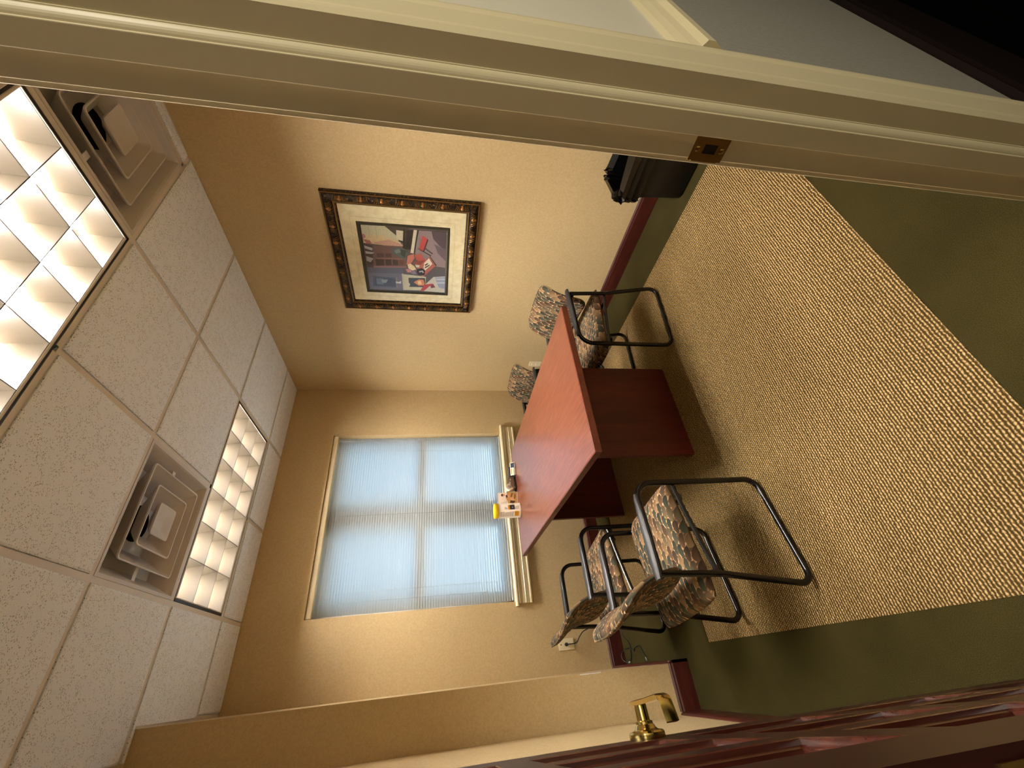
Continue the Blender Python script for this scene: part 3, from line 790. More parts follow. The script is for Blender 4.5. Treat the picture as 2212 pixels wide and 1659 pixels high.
# flat print; polygons read off the photograph's print and set into its own rectangle
CQ = [(770, 1190), (665, 520), (1560, 560), (1545, 1215)]   # corners: top far, top near, bottom near, bottom far
def inv(px, py):
    s_, t_ = .5, .5; P = [np.array(c, float) for c in CQ]
    for _ in range(12):
        f = (1 - s_) * (1 - t_) * P[0] + s_ * (1 - t_) * P[1] + s_ * t_ * P[2] + (1 - s_) * t_ * P[3] - np.array((px, py))
        ds = (1 - t_) * (P[1] - P[0]) + t_ * (P[2] - P[3]); dt = (1 - s_) * (P[3] - P[0]) + s_ * (P[2] - P[1])
        d_ = np.linalg.solve(np.array([ds, dt]).T, -f); s_ += d_[0]; t_ += d_[1]
    return min(max(s_, 0), 1), min(max(t_, 0), 1)
IY0, IY1, IZ0, IZ1 = MY0 + .022, MY1 - .022, MZ0 + .022, MZ1 - .022
ART = [
 ((96, 84, 86), [(770, 1190), (665, 520), (1560, 560), (1545, 1215)]),
 ((120, 112, 130), [(735, 940), (770, 1190), (1110, 1190), (1100, 930)]),
 ((98, 96, 112), [(735, 940), (740, 1000), (1110, 1000), (1100, 930)]),
 ((122, 92, 92), [(790, 720), (800, 940), (1140, 930), (1130, 705)]),
 ((74, 62, 66), [(700, 700), (740, 940), (800, 935), (790, 720)]),
 ((212, 208, 176), [(672, 525), (915, 532), (1030, 615), (1100, 715), (690, 640)]),
 ((226, 205, 160), [(690, 620), (860, 610), (1040, 660), (1100, 715), (900, 710), (700, 692)]),
 ((216, 168, 150), [(780, 690), (950, 655), (1100, 700), (1100, 718), (900, 712)]),
 ((190, 190, 160), [(745, 530), (752, 530), (765, 640), (758, 640)]), ((190, 190, 160), [(820, 533), (827, 533), (838, 640), (831, 640)]),
 ((196, 130, 130), [(680, 600), (715, 615), (720, 640), (695, 650)]), ((180, 110, 116), [(690, 655), (760, 665), (785, 695), (735, 700)]),
 ((66, 56, 58), [(915, 532), (1180, 545), (1140, 570), (1100, 660), (1030, 610)]),
 ((70, 66, 66), [(1130, 560), (1560, 565), (1560, 640), (1250, 620)]),
 ((156, 138, 144), [(1255, 565), (1410, 570), (1490, 700), (1560, 760), (1555, 930), (1330, 900), (1230, 790)]),
 ((86, 74, 86), [(1400, 572), (1560, 578), (1560, 760), (1480, 700), (1420, 640)]),
 ((112, 98, 110), [(1430, 690), (1560, 740), (1558, 860), (1470, 780)]),
 ((26, 24, 26), [(1105, 560), (1125, 545), (1130, 760), (1100, 740)]),
 ((22, 20, 22), [(1135, 565), (1205, 560), (1190, 750), (1130, 745)]),
 ((232, 226, 200), [(1215, 560), (1250, 562), (1212, 785), (1180, 780)]),
 ((34, 30, 32), [(1250, 558), (1270, 560), (1225, 770), (1212, 785)]),
 ((232, 222, 196), [(1032, 565), (1105, 572), (1100, 668), (1034, 650)]),
 ((40, 34, 36), [(1050, 655), (1110, 668), (1108, 690), (1060, 672)]),
 ((205, 74, 78), [(1305, 610), (1358, 640), (1312, 765), (1270, 735)]), ((60, 26, 34), [(1358, 640), (1368, 652), (1322, 772), (1312, 765)]),
 ((60, 52, 60), [(1250, 735), (1262, 735), (1400, 800), (1395, 812)]), ((50, 44, 52), [(1330, 735), (1336, 728), (1415, 780), (1412, 792)]),
 ((70, 46, 50), [(820, 850), (828, 920), (910, 915), (905, 850)]), ((66, 48, 52), [(920, 850), (925, 915), (985, 912), (980, 850)]), ((60, 50, 56), [(995, 852), (998, 912), (1055, 910), (1050, 855)]), ((120, 70, 66), [(1060, 855), (1064, 908), (1115, 905), (1112, 858)]),
 ((170, 118, 112), [(800, 925), (805, 940), (1140, 935), (1138, 922)]), ((160, 110, 104), [(830, 838), (832, 848), (1120, 850), (1118, 840)]),
 ((92, 66, 70), [(830, 790), (835, 832), (910, 830), (906, 790)]), ((88, 64, 66), [(918, 790), (922, 830), (985, 830), (980, 790)]),
 ((196, 192, 200), [(705, 715), (790, 740), (785, 765), (712, 745)]), ((196, 192, 200), [(715, 770), (810, 785), (780, 800), (720, 795)]), ((180, 176, 186), [(725, 820), (800, 845), (770, 885), (730, 870)]),
 ((92, 108, 108), [(975, 750), (1040, 725), (1120, 740), (1150, 790), (1110, 850), (1040, 810), (990, 790)]), ((126, 146, 146), [(1010, 760), (1060, 740), (1080, 775), (1030, 790)]), ((60, 76, 72), [(1080, 745), (1140, 760), (1120, 830), (1080, 800)]),
 ((214, 128, 116), [(1150, 810), (1215, 790), (1225, 830), (1180, 900), (1140, 900)]), ((196, 92, 88), [(1225, 800), (1290, 785), (1338, 850), (1300, 880), (1240, 850)]), ((150, 60, 66), [(1210, 870), (1340, 852), (1290, 930), (1215, 900)]),
 ((190, 104, 92), [(1378, 815), (1448, 908), (1315, 1035), (1230, 960)]), ((60, 44, 46), [(1380, 810), (1390, 812), (1460, 905), (1448, 910)]),
 ((236, 228, 208), [(1375, 830), (1412, 890), (1335, 962), (1318, 930), (1325, 880)]), ((70, 60, 60), [(1330, 900), (1360, 880), (1368, 890), (1338, 912)]), ((80, 66, 66), [(1330, 925), (1380, 895), (1385, 905), (1338, 938)]),
 ((240, 222, 176), [(1150, 900), (1180, 890), (1220, 915), (1240, 950), (1200, 965), (1160, 940)]), ((214, 140, 140), [(1130, 950), (1180, 945), (1200, 985), (1150, 985)]), ((228, 214, 190), [(1230, 900), (1280, 905), (1270, 930), (1240, 930)]), ((150, 130, 150), [(1180, 985), (1220, 960), (1250, 1000), (1210, 1005)]),
 ((34, 30, 34), [(1245, 950), (1300, 935), (1335, 960), (1330, 1010), (1270, 1015), (1245, 985)]), ((190, 186, 190), [(1270, 970), (1310, 960), (1325, 985), (1310, 990), (1300, 975), (1275, 985)]),
 ((206, 202, 176), [(1090, 1000), (1108, 998), (1130, 1190), (1108, 1188)]), ((214, 208, 178), [(1108, 1005), (1345, 1030), (1335, 1190), (1125, 1188)]),
 ((56, 54, 62), [(1160, 1045), (1335, 1045), (1338, 1150), (1170, 1150), (1180, 1120), (1165, 1100)]),
 ((232, 140, 86), [(1215, 1095), (1270, 1060), (1320, 1065), (1335, 1130), (1270, 1135)]), ((252, 216, 150), [(1255, 1085), (1290, 1075), (1300, 1120), (1265, 1120)]),
 ((206, 200, 186), [(1345, 1110), (1425, 1030), (1550, 1022), (1545, 1212), (1290, 1195), (1320, 1150)]), ((156, 158, 184), [(1440, 1035), (1550, 1030), (1548, 1170), (1480, 1150)]), ((192, 194, 208), [(1450, 1050), (1548, 1045), (1548, 1065), (1455, 1065)]), ((192, 194, 208), [(1460, 1090), (1548, 1085), (1548, 1105), (1465, 1105)]),
 ((196, 62, 70), [(1285, 1195), (1325, 1120), (1420, 1105), (1425, 1120), (1380, 1140), (1325, 1195)]), ((130, 40, 50), [(1395, 1130), (1425, 1115), (1445, 1150), (1400, 1160)]),
 ((84, 92, 116), [(795, 1030), (1030, 1045), (1040, 1165), (800, 1150)]), ((64, 70, 88), [(815, 1048), (1020, 1058), (1026, 1150), (820, 1136)]), ((112, 126, 146), [(830, 1055), (900, 1060), (910, 1130), (835, 1125)]), ((150, 160, 170), [(880, 1070), (950, 1070), (930, 1110), (890, 1105)]), ((170, 130, 120), [(1030, 1045), (1040, 1045), (1050, 1168), (1040, 1165)]),
 ((228, 226, 216), [(1030, 1090), (1065, 1095), (1085, 1080), (1085, 1115), (1060, 1110), (1035, 1110)]),
]
me = bpy.data.meshes.new('art_print'); V = []; Fs = []; Cs = []
for k, (c_, poly) in enumerate(ART):
    x = R - .0066 - .00003 * k; o = len(V)
    for p in poly:
        s_, t_ = inv(*p); V.append((x, IY1 + (IY0 - IY1) * s_, IZ1 + (IZ0 - IZ1) * t_))
    Fs.append(tuple(range(o, o + len(poly)))); Cs += [(*lin(c_), 1)] * len(poly)
me.from_pydata(V, [], Fs); me.materials.append(M_print)
ca = me.color_attributes.new('Col', 'FLOAT_COLOR', 'CORNER')
ca.data.foreach_set('color', [v for c_ in Cs for v in c_]); me.update()
o = put('art_print', me, pic); local(o, pic, ploc)
b = MB(); b.box((R - .0112, PY0 + .079, PZ0 + .079), (R - .0104, PY1 - .079, PZ1 - .079)); ppart(b, 'picture_glass', M_picglass)

# ------------------------------------------------------------------ table
TX0, TX1, TY0, TY1, TZ = .700, 1.532, 1.452, 3.162, .737
tb = thing('conference_table', 'reddish mahogany laminate conference table with panel legs', 'table', ((TX0 + TX1) / 2, (TY0 + TY1) / 2, 0))
tloc = tuple(tb.location)
def tpart(b, name, m, **k):
    o = b.build(name, m, tb, **k); local(o, tb, tloc); return o
b = MB(); b.bbox((TX0 + .002, TY0 + .002, TZ - .028), (TX1 - .002, TY1 - .002, TZ), .0022); tpart(b, 'tabletop', M_top)
M_edge = mk_wood('mahogany_edge', (92, 44, 28), (104, 52, 34), (78, 36, 22), (8, 8, 8), .4, 0)
b = MB()
for a, c in (((TX0, TY0, TZ - .031), (TX1, TY0 + .002, TZ - .0025)), ((TX0, TY1 - .002, TZ - .031), (TX1, TY1, TZ - .0025)), ((TX0, TY0 + .002, TZ - .031), (TX0 + .002, TY1 - .002, TZ - .0025)), ((TX1 - .002, TY0 + .002, TZ - .031), (TX1, TY1 - .002, TZ - .0025))):
    b.box(a, c)
tpart(b, 'edge_band', M_edge, label='darker mahogany edge band')
for y in (1.850, 2.865):
    b = MB(); x0, x1 = .868, 1.436
    b.prism([(x0, .004), (x0, TZ - .028), (x1, TZ - .028), (x1, .018), (x1 - .010, .004)], y, y + .028, 'y'); tpart(b, 'panel_leg', M_mahog)
b = MB(); b.bbox((1.135, 1.878, .36), (1.163, 2.865, TZ - .030), .002); tpart(b, 'stretcher_panel', M_mahog)

# ------------------------------------------------------------------ chairs
def fillet(pts, rad, n=6, closed=True):
    out = []; m = len(pts)
    for i in range(m):
        p = Vector(pts[i]); a = Vector(pts[i - 1]); c = Vector(pts[(i + 1) % m]); r = rad[i]
        d1 = (a - p).normalized(); d2 = (c - p).normalized(); ang_ = d1.angle(d2)
        if r <= 0: out.append(p); continue
        t_ = min(r / math.tan(ang_ / 2), (a - p).length * .48, (c - p).length * .48); r = t_ * math.tan(ang_ / 2)
        ctr = p + (d1 + d2).normalized() * (r / math.sin(ang_ / 2)); s_ = p + d1 * t_; e = p + d2 * t_
        v1 = s_ - ctr; v2 = e - ctr; tot = v1.angle(v2); ax = v1.cross(v2).normalized()
        for k in range(n + 1): out.append(ctr + Matrix.Rotation(tot * k / n, 3, ax) @ v1)
    return out
HWID = .243
def uvmesh(name, grid, uvs, m, closed_back=True):
    """grid[i][j] points, quads between, uv in metres"""
    nI, nJ = len(grid), len(grid[0])
    me = bpy.data.meshes.new(name)
    V = [p for row in grid for p in row]
    Fs = []
    for i in range(nI - 1):
        for j in range(nJ):
            Fs.append((i * nJ + j, i * nJ + (j + 1) % nJ, (i + 1) * nJ + (j + 1) % nJ, (i + 1) * nJ + j))
    return me, V, Fs
def cushion(name, surf, nu, nv, m):
    """surf(u, v, side) -> point, (u,v) in [-1,1]; two sheets welded at the rim"""
    V = []; idx = {}; UV = {}
    for side in (1, -1):
        for i in range(nu + 1):
            for j in range(nv + 1):
                rim = i in (0, nu) or j in (0, nv)
                if rim and side == -1: idx[(side, i, j)] = idx[(1, i, j)]; continue
                u, v = -1 + 2 * i / nu, -1 + 2 * j / nv
                u = math.sin(u * PI / 2) * .55 + u * .45; v = math.sin(v * PI / 2) * .55 + v * .45
                p, q = surf(u, v, side); idx[(side, i, j)] = len(V); V.append(p); UV[len(V) - 1] = q
    Fs = []
    for side in (1, -1):
        for i in range(nu):
            for j in range(nv):
                f = [idx[(side, i, j)], idx[(side, i + 1, j)], idx[(side, i + 1, j + 1)], idx[(side, i, j + 1)]]
                Fs.append(tuple(f if side == 1 else f[::-1]))
    me = bpy.data.meshes.new(name); me.from_pydata(V, [], Fs); me.materials.append(m)
    ul = me.uv_layers.new(name='UVMap')
    for l_ in me.loops: ul.data[l_.index].uv = UV[l_.vertex_index]
    me.polygons.foreach_set('use_smooth', [True] * len(me.polygons)); me.update()
    return me
def seat_surf(u, v, side):
    fx = (1 - abs(u) ** 7) ** .5; fy = (1 - abs(v) ** 7) ** .5
    cr = 1 - .04 * (abs(u) * abs(v)) ** 4
    y = .214 * u * cr; x = -.205 + .238 * v * cr
    z = .392 + .018 * ((x + .45) / .48)
    z += (.036 if side > 0 else -.026) * fx * fy
    if side > 0: z -= .010 * max(0, v) ** 4 + .004 * (1 - u * u)
    return (x, y, z), (y + .3 + (.0 if side > 0 else .5), x + .6 + (.03 if side > 0 else -.03) * fx)
BP = [(.468, -.350), (.487, -.356), (.512, -.363), (.54, -.368), (.575, -.374), (.61, -.382), (.645, -.397), (.68, -.418), (.712, -.444), (.742, -.472)]
def back_surf(u, v, side):
    t_ = (v + 1) / 2; k = t_ * (len(BP) - 1); i = min(int(k), len(BP) - 2); f = k - i
    z = BP[i][0] + (BP[i + 1][0] - BP[i][0]) * f; x = BP[i][1] + (BP[i + 1][1] - BP[i][1]) * f
    a = BP[max(i - 1, 0)]; c = BP[min(i + 2, len(BP) - 1)]; dz, dx = c[0] - a[0], c[1] - a[1]; l_ = math.hypot(dz, dx)
    nx, nz = dz / l_, -dx / l_
    if t_ < .34: hw = (1 - ((.34 - t_) / .34 * .80) ** 2.6) ** (1 / 2.6)
    elif t_ > .86: hw = (1 - ((t_ - .86) / .14 * .86) ** 3) ** (1 / 3)
    else: hw = 1
    y = .218 * hw * u
    th = (.021 if side > 0 else -.019) * (1 - abs(u) ** 8) ** .5 * (1 - abs(v) ** 12) ** .5
    wrap = .034 * (y / .218) ** 2 * (1 - .3 * t_)
    return (x + nx * th + wrap, y, z + nz * th), (y + .3 + (0 if side > 0 else .53), t_ * .37 + .1)
def make_chair(label):
    t = thing('armchair', label, 'chair', group='black framed armchairs at the table')
    loop = [(0, .0125), (-.433, .0125), (-.369, .365), (-.354, .592), (0, .572)]
    path2 = fillet([(x, 0, z) for x, z in loop], [.052, .045, .10, .012, .075], 6)
    for sg in (1, -1):
        b = MB(); b.tube([(p[0], sg * HWID, p[2]) for p in path2], .0118, 10, closed=True); b.build('side_frame', M_black, t, True, 60)
    for sg in (1, -1):
        b = MB()
        st = [(-.050, .009, .004), (-.07, .013, .006), (-.11, .018, .007), (-.16, .024, .008), (-.24, .026, .008), (-.31, .025, .008), (-.350, .022, .008), (-.374, .018, .007)]
        V = []
        for (x, hw, th) in st:
            z = .572 + (-x / .354) * .020 + .0105
            for yy, zz in ((-hw, -.004), (-hw * .96, th * .4), (-hw * .6, th), (0, th * 1.15), (hw * .6, th), (hw * .96, th * .4), (hw, -.004), (0, -.009)):
                V.append((x, sg * HWID + yy, z + zz))
        n = 8
        Fs = [(i * n + k, i * n + (k + 1) % n, (i + 1) * n + (k + 1) % n, (i + 1) * n + k) for i in range(len(st) - 1) for k in range(n)]
        Fs += [tuple(range(n))[::-1], tuple((len(st) - 1) * n + k for k in range(n))]
        b.add(V, Fs); b.build('arm_cap', M_armpad, t, True, 50)
    for sg in (1, -1):
        b = MB(); b.tube([(.002, sg * (HWID - .012), .400), (-.12, sg * (HWID - .016), .388), (-.28, sg * (HWID - .016), .372), (-.372, sg * (HWID - .012), .362)], .0095, 8); b.build('seat_rail', M_black, t, True)
    for x, z in ((-.055, .366), (-.345, .350)):
        b = MB(); b.tube([(x, -HWID + .012, z + .018), (x, -HWID + .04, z), (x, HWID - .04, z), (x, HWID - .012, z + .018)], .0095, 8); b.build('cross_bar', M_black, t, True)
    for sg in (1, -1):
        b = MB(); b.tube([(-.356, sg * HWID, .565), (-.356, sg * (HWID - .02), .565), (-.352, sg * .19, .56)], .009, 8); b.build('back_bracket', M_black, t, True)
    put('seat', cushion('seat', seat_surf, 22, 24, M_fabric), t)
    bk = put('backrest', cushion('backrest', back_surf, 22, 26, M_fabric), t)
    rim = []
    K = 20
    for k in range(K): rim.append(back_surf(-1 + 2 * k / K, 1, 1)[0])
    for k in range(K): rim.append(back_surf(1, 1 - 2 * k / K, 1)[0])
    for k in range(K): rim.append(back_surf(1 - 2 * k / K, -1, 1)[0])
    for k in range(K): rim.append(back_surf(-1, -1 + 2 * k / K, 1)[0])
    rim = [(p[0] - .003, p[1], p[2]) for p in rim]
    b = MB(); b.tube(rim, .0042, 6, closed=True); me = b.mesh('piping', M_fabric, True, 80)
    ul = me.uv_layers.new(name='UVMap')
    for l_ in me.loops:
        co = me.vertices[l_.vertex_index].co; ul.data[l_.index].uv = (co.y + .31, co.z + .12)
    put('piping', me, bk)
    return t
def copy_tree(o, parent=None):
    c = o.copy(); COL.objects.link(c)
    if parent: c.parent = parent
    for ch in list(o.children): copy_tree(ch, c)
    return c
ch1 = make_chair('nearest armchair left of the table, drawn back with its open sled frame in full view')
ch2 = copy_tree(ch1); ch2['label'] = 'armchair behind the nearest left one, by the window wall and outlet'
ch3 = copy_tree(ch1); ch3['label'] = 'armchair right of the table, its sled frame and backrest showing beside the tabletop corner'
ch4 = copy_tree(ch1); ch4['label'] = 'farthest right armchair, only its backrest showing above the tabletop near the corner'
for c_, x, y, a in ((ch1, .553, 1.760, 8.0), (ch2, .585, 2.522, 11.0), (ch3, 1.497, 1.906, 173.6), (ch4, 1.60, 2.800, 180)):
    c_.location = (x, y, 0.002); c_.rotation_euler = (0, 0, math.radians(a))

# ------------------------------------------------------------------ waste bin and its liner
BNX0, BNX1, BNY0, BNY1 = 2.098, 2.352, .800, 1.178
bloc = ((BNX0 + BNX1) / 2, (BNY0 + BNY1) / 2, 0)
bin_ = thing('waste_bin', 'black rectangular plastic waste bin against the right wall', 'bin', bloc)
def rrect(hx, hy, c, z, n=5):
    o = []
    for q, (sx, sy) in enumerate(((1, 1), (-1, 1), (-1, -1), (1, -1))):
        for k in range(n):
            a = math.radians(90 * q + 90 * k / (n - 1)); o.append((sx * (hx - c) + c * math.cos(a), sy * (hy - c) + c * math.sin(a), z))
    return o
def loftb(b, loops, cap0=False, cap1=False):
    n = len(loops[0]); o = b.add([p for L in loops for p in L], [])
    for i in range(len(loops) - 1):
        for k in range(n): b.f.append((o + i * n + k, o + i * n + (k + 1) % n, o + (i + 1) * n + (k + 1) % n, o + (i + 1) * n + k)); b.m.append(0)
    if cap0: b.f.append(tuple(o + k for k in range(n))[::-1]); b.m.append(0)
    if cap1: b.f.append(tuple(o + (len(loops) - 1) * n + k for k in range(n))); b.m.append(0)
hx, hy = (BNX1 - BNX0) / 2, (BNY1 - BNY0) / 2
b = MB(); loftb(b, [rrect(hx - .030, hy - .030, .03, .002), rrect(hx - .022, hy - .022, .035, .012), rrect(hx - .004, hy - .004, .04, .352), rrect(hx - .008, hy - .008, .04, .352), rrect(hx - .034, hy - .034, .035, .02)], True, True)
b.build('bin_body', M_bin, bin_, True, 40)
b = MB(); loftb(b, [rrect(hx - .002, hy - .002, .04, .340), rrect(hx + .004, hy + .004, .042, .344), rrect(hx + .004, hy + .004, .042, .356), rrect(hx - .006, hy - .006, .04, .358)]); b.build('bin_rim', M_bin, bin_, True, 40)
rnd = random.Random(3); loops = []
NL = 15
for (d, z, j) in ((.008, .268, .006), (.014, .280, .006), (.010, .300, .006), (.017, .318, .006), (.013, .338, .008), (.020, .352, .008), (.016, .376, .012), (.004, .398, .014), (-.016, .396, .014), (-.026, .366, .01), (-.030, .30, .006), (-.040, .10, .004)):
    L = rrect(hx + d, hy + d, .045, z, NL)
    loops.append([(min(p[0] + rnd.uniform(-j, j) * .9, .142 if d > 0 else 1), p[1] + rnd.uniform(-j, j) * .9, p[2] + rnd.uniform(-j, j) * (1.3 if z > .36 else .7)) for p in L])
b = MB(); loftb(b, loops, False, True)
ln = b.build('bin_liner', M_liner, None, True, 25); ln.location = bloc; tag(ln, 'shiny black crumpled bag folded over the rim of the waste bin', 'bin bag')

# ------------------------------------------------------------------ outlets and the plugged-in cord
def outlet(loc, rz, label, single):
    t = thing('wall_outlet', label, 'outlet', loc, rz, 'almond wall plates')
    b = MB(); b.bbox((-.036, -.006, -.058), (.036, 0, .058), .003); b.build('cover_plate', M_almond, t)
    if single:
        b = MB(); b.lathe([(.004, 0), (.004, .0015)], 10, Matrix.Translation((0, -.006, .040)) @ Matrix.Rotation(PI / 2, 4, 'X')); b.build('screw', M_brass, t, True)
    else:
        for zz in (-.02, .02):
            b = MB(); b.bbox((-.016, -.0085, zz - .014), (.016, -.004, zz + .014), .004); o = b.build('socket', M_almond, t)
            b = MB()
            for xx in (-.006, .006): b.box((xx - .001, -.0088, zz - .004), (xx + .001, -.0084, zz + .006))
            b.build('slot', M_darkslot, o)
    return t
outlet((.140, D, .423), 0, 'almond wall plate under the window wall behind the left armchairs, black plug in it', True)
outlet((R, 3.003, .448), -PI / 2, 'almond outlet plate on the right wall behind the far armchair', False)
M_cord = mat('black_cord', (22, 24, 22), .45); M_jack = mat('grey_connector', (150, 146, 136), .4)
b = MB()
b.lathe([(.006, 0), (.012, .003), (.012, .018), (.008, .024)], 14, Matrix.Translation((.139, D - .006, .425)) @ Matrix.Rotation(PI / 2, 4, 'X'))
cd = b.build('power_cord', M_cord, None, True, 40); tag(cd, 'black cord plugged in the wall plate and looping on the carpet by the wall corner', 'cord')
def smooth_path(pts, n=6):
    P = [Vector(p) for p in pts]; out = []
    for i in range(len(P) - 1):
        a = P[max(i - 1, 0)]; p, q = P[i], P[i + 1]; c = P[min(i + 2, len(P) - 1)]
        for k in range(n):
            t_ = k / n; out.append(.5 * ((2 * p) + (q - a) * t_ + (2 * a - 5 * p + 4 * q - c) * t_ ** 2 + (3 * p - a - 3 * q + c) * t_ ** 3))
    out.append(P[-1]); return out
b = MB()
b.tube(smooth_path([(.139, D - .028, .425), (.139, D - .034, .405), (.140, D - .022, .365), (.150, D - .018, .34), (.182, D - .018, .315), (.215, D - .018, .27), (.235, D - .022, .16), (.225, D - .03, .06), (.190, D - .05, .010), (.150, 3.39, .006), (.105, 3.31, .006), (.060, 3.30, .006), (.005, 3.335, .006), (-.008, 3.395, .014), (.010, 3.425, .030), (.045, 3.425, .030), (.070, 3.39, .010), (.070, 3.31, .006), (.050, 3.245, .006), (.068, 3.215, .010), (.075, 3.14, .006), (.040, 3.11, .006), (.005, 3.075, .006)]), .0033, 6)
b.build('cable', M_cord, cd, True, 80)
b = MB(); b.tube([(.006, 3.078, .007), (-.012, 3.062, .008)], .005, 8); b.tube([(-.006, 3.335, .012), (-.014, 3.35, .02)], .0045, 8); b.build('connector', M_jack, cd, True, label='pale grey connector end')

# ------------------------------------------------------------------ things on the table by the window
cl = (1.003, 3.045, TZ)
can = thing('wipes_canister', 'white cylindrical wipes canister with yellow lid on the table', 'canister', cl, math.radians(-18))
M_label = mat('label_white', (232, 222, 204), .4); M_yel = mat('lid_yellow', (236, 206, 20), .35); M_navy = mat('label_navy', (38, 54, 74), .4); M_amber = mat('label_amber', (226, 170, 40), .4); M_grey = mat('label_grey', (160, 150, 140), .5)
b = MB(); b.lathe([(.050, 0), (.0535, .003), (.0535, .014), (.0525, .016), (.0525, .176), (.050, .180), (.046, .182)], 32); b.build('body', M_label, can, True, 40)
b = MB(); b.lathe([(.0545, .172), (.0555, .176), (.0555, .192), (.053, .198), (.045, .200), (.030, .201), (.026, .203), (.010, .204)], 32); b.build('lid', M_yel, can, True, 40)
def arc_patch(b, a0, a1, z0, z1, r=.0529, n=5):
    V = []
    for k in range(n + 1):
        a = math.radians(a0 + (a1 - a0) * k / n)
        for rr in (r, r + .0003):
            for z in (z0, z1): V.append((rr * math.cos(a), rr * math.sin(a), z))
    Fs = []
    for k in range(n):
        o = k * 4; Fs += [(o + 2, o + 6, o + 7, o + 3)]
    b.add(V, Fs)
# the label as the photograph shows it: a dark and amber block beside columns of small grey text
b = MB(); arc_patch(b, -82, -42, .050, .086); b.build('navy_block', M_navy, can)
b = MB(); arc_patch(b, -82, -42, .086, .100); arc_patch(b, -138, -96, .020, .052); b.build('amber_block', M_amber, can)
b = MB()
for k in range(13): arc_patch(b, -140, -96 - (k * 37 % 9), .060 + k * .0078, .0632 + k * .0078)
for k in range(4): arc_patch(b, -80, -48 - k * 3, .022 + k * .007, .0248 + k * .007)
arc_patch(b, -70, -60, .062, .072, .0533)
for k in range(3): arc_patch(b, -80, -66 + k * 3, .106 + k * .007, .110 + k * .007)
b.build('label_text', M_grey, can)

lf = thing('leaflet', 'folded photo leaflet standing on the table beside the wipes canister', 'leaflet', (1.110, 3.085, TZ), math.radians(-12))
M_leaf = mat('leaflet_paper', (226, 210, 190), .5); M_tan = mat('leaflet_tan', (186, 140, 76), .5); M_skin = mat('leaflet_skin', (206, 150, 116), .5); M_hair = mat('leaflet_hair', (66, 36, 26), .5); M_brn = mat('leaflet_brown', (120, 76, 40), .5)
b = MB(); b.add([(-.048, 0, .001), (.048, 0, .001), (.048, .028, .150), (-.048, .028, .150), (.048, .058, .001), (-.048, .058, .001), (-.048, .001, .001), (.048, .001, .001), (.048, .029, .1505), (-.048, .029, .1505)], [(0, 1, 2, 3), (3, 2, 4, 5), (7, 6, 9, 8)]); b.build('card', M_leaf, lf)
def lp(b, poly, off=.0006):
    o = len(b.v); V = [(x, z / .150 * .028 - off, z) for x, z in poly]; b.add(V, [tuple(range(len(poly)))])
b = MB(); lp(b, [(-.046, .006), (.046, .006), (.046, .078), (.010, .092), (-.046, .070)]); b.build('tan_panel', M_tan, lf)
b = MB(); lp(b, [(.030 + .009 * math.cos(a), .108 + .012 * math.sin(a)) for a in np.linspace(0, 2 * PI, 9)[:-1]], .0010); lp(b, [(.020 + .009 * math.cos(a), .074 + .011 * math.sin(a)) for a in np.linspace(0, 2 * PI, 9)[:-1]], .0010); lp(b, [(-.010, .030), (.012, .042), (.004, .060), (-.020, .052)], .0010); b.build('printed_face', M_skin, lf)
b = MB(); lp(b, [(.022, .112), (.040, .112), (.040, .124), (.030, .128), (.020, .122)], .0013); lp(b, [(.010, .076), (.030, .080), (.030, .090), (.018, .092), (.010, .086)], .0013); lp(b, [(-.036, .030), (-.020, .020), (-.012, .056), (-.030, .062)], .0012); b.build('printed_hair', M_hair, lf)
b = MB(); lp(b, [(-.005, .020), (.030, .016), (.034, .024), (.0, .030)], .0012); lp(b, [(.010, .046), (.040, .036), (.042, .046), (.014, .058)], .0012); b.build('printed_arms', M_brn, lf)
b = MB()
for k in range(4): lp(b, [(-.044, .088 + k * .012), (-.012 - k * .004, .088 + k * .012), (-.012 - k * .004, .091 + k * .012), (-.044, .091 + k * .012)], .0010)
b.build('printed_text', M_grey, lf)

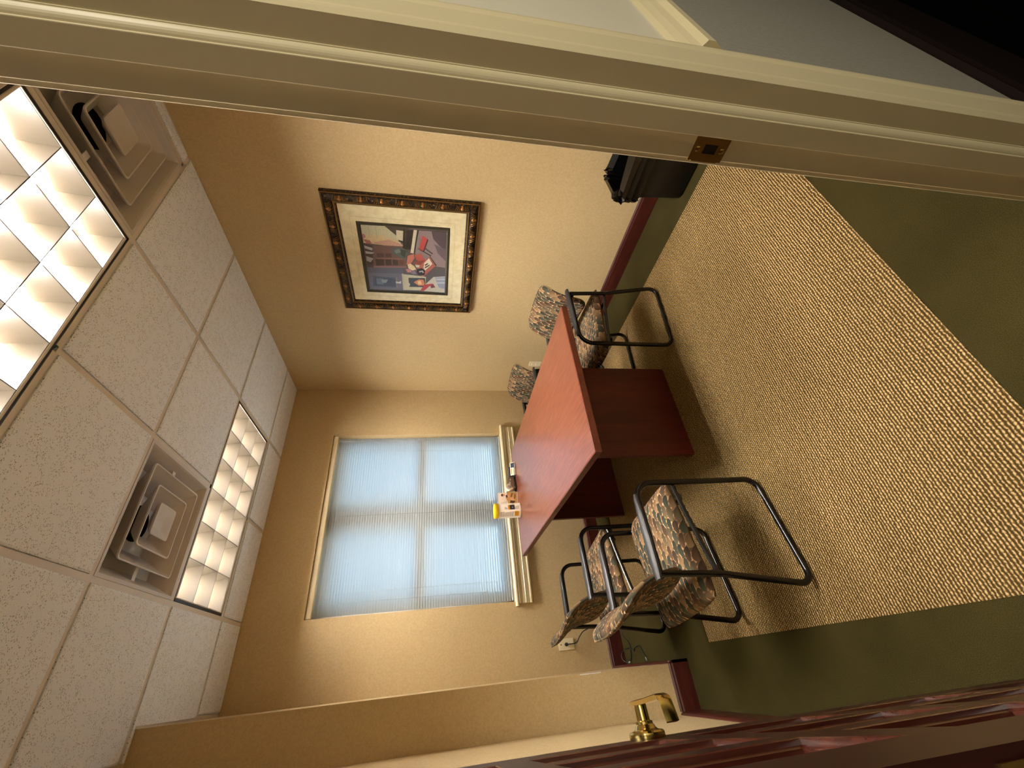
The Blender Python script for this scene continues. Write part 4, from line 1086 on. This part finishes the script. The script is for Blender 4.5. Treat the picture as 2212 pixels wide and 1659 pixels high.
hl_ = (1.232, 3.10, TZ)
tp = thing('tape_dispenser', 'taupe and black tape dispenser with pale roll beside the leaflet', 'tape dispenser', hl_, math.radians(20))
M_taupe = mat('taupe_plastic', (120, 100, 88), .35); M_ivory = mat('ivory_roll', (240, 232, 206), .4); M_dk = mat('dispenser_dark', (34, 30, 30), .4)
b = MB(); b.prism([(-.055, 0), (.060, 0), (.062, .008), (.040, .016), (.0, .014), (-.030, .020), (-.055, .016)], -.026, .026, 'y'); b.build('base', M_dk, tp)
b = MB(); b.prism([(-.052, .016), (-.030, .021), (.0, .015), (.040, .017), (.058, .010), (.056, .030), (.040, .044), (.026, .040), (.012, .052), (-.004, .046), (-.022, .050), (-.044, .040)], -.023, .023, 'y'); b.build('cover', M_taupe, tp)
b = MB(); MM = Matrix.Translation((-.034, .011, .056)) @ Matrix.Rotation(PI / 2, 4, 'X'); b.lathe([(.015, 0), (.032, 0), (.032, .022), (.015, .022), (.015, 0)], 24, MM, capb=False, capt=False); b.build('tape_roll', M_ivory, tp, True, 40)
b = MB(); b.add([(-.052, -.009, .040), (-.052, .009, .040), (-.075, .009, .062), (-.075, -.009, .062), (-.086, .009, .088), (-.086, -.009, .088), (-.051, -.009, .0395), (-.051, .009, .0395)], [(0, 1, 2, 3), (3, 2, 4, 5)]); b.build('tape_strip', M_ivory, tp)

cs_ = (1.345, 3.06, TZ)
lb = thing('card_holder', 'small dark card holder with pale label card, rightmost thing on the table', 'card holder', cs_, math.radians(-6))
b = MB(); b.bbox((-.055, 0, 0), (.055, .058, .012), .003); b.bbox((-.052, .040, .010), (.030, .060, .048), .003); b.build('holder', M_dk, lb)
b = MB(); b.add([(-.050, -.002, .004), (.056, -.002, .004), (.056, .024, .038), (-.050, .024, .038), (-.050, -.0005, .004), (.056, -.0005, .004), (.056, .0255, .038), (-.050, .0255, .038)], [(0, 1, 2, 3), (7, 6, 5, 4), (0, 4, 5, 1), (3, 2, 6, 7), (1, 5, 6, 2), (0, 3, 7, 4)]); b.build('label_card', M_label, lb)
def cp(b, x0, x1, t0, t1): b.add([(x, -.0026 + .026 * t, .004 + .034 * t) for x, t in ((x0, t0), (x1, t0), (x1, t1), (x0, t1))], [(0, 1, 2, 3)])
b = MB(); cp(b, .012, .050, .15, .85); b.build('dark_print', M_navy, lb)
b = MB(); cp(b, -.044, .004, .65, .85); cp(b, -.044, -.008, .2, .3); b.build('amber_print', M_amber, lb)
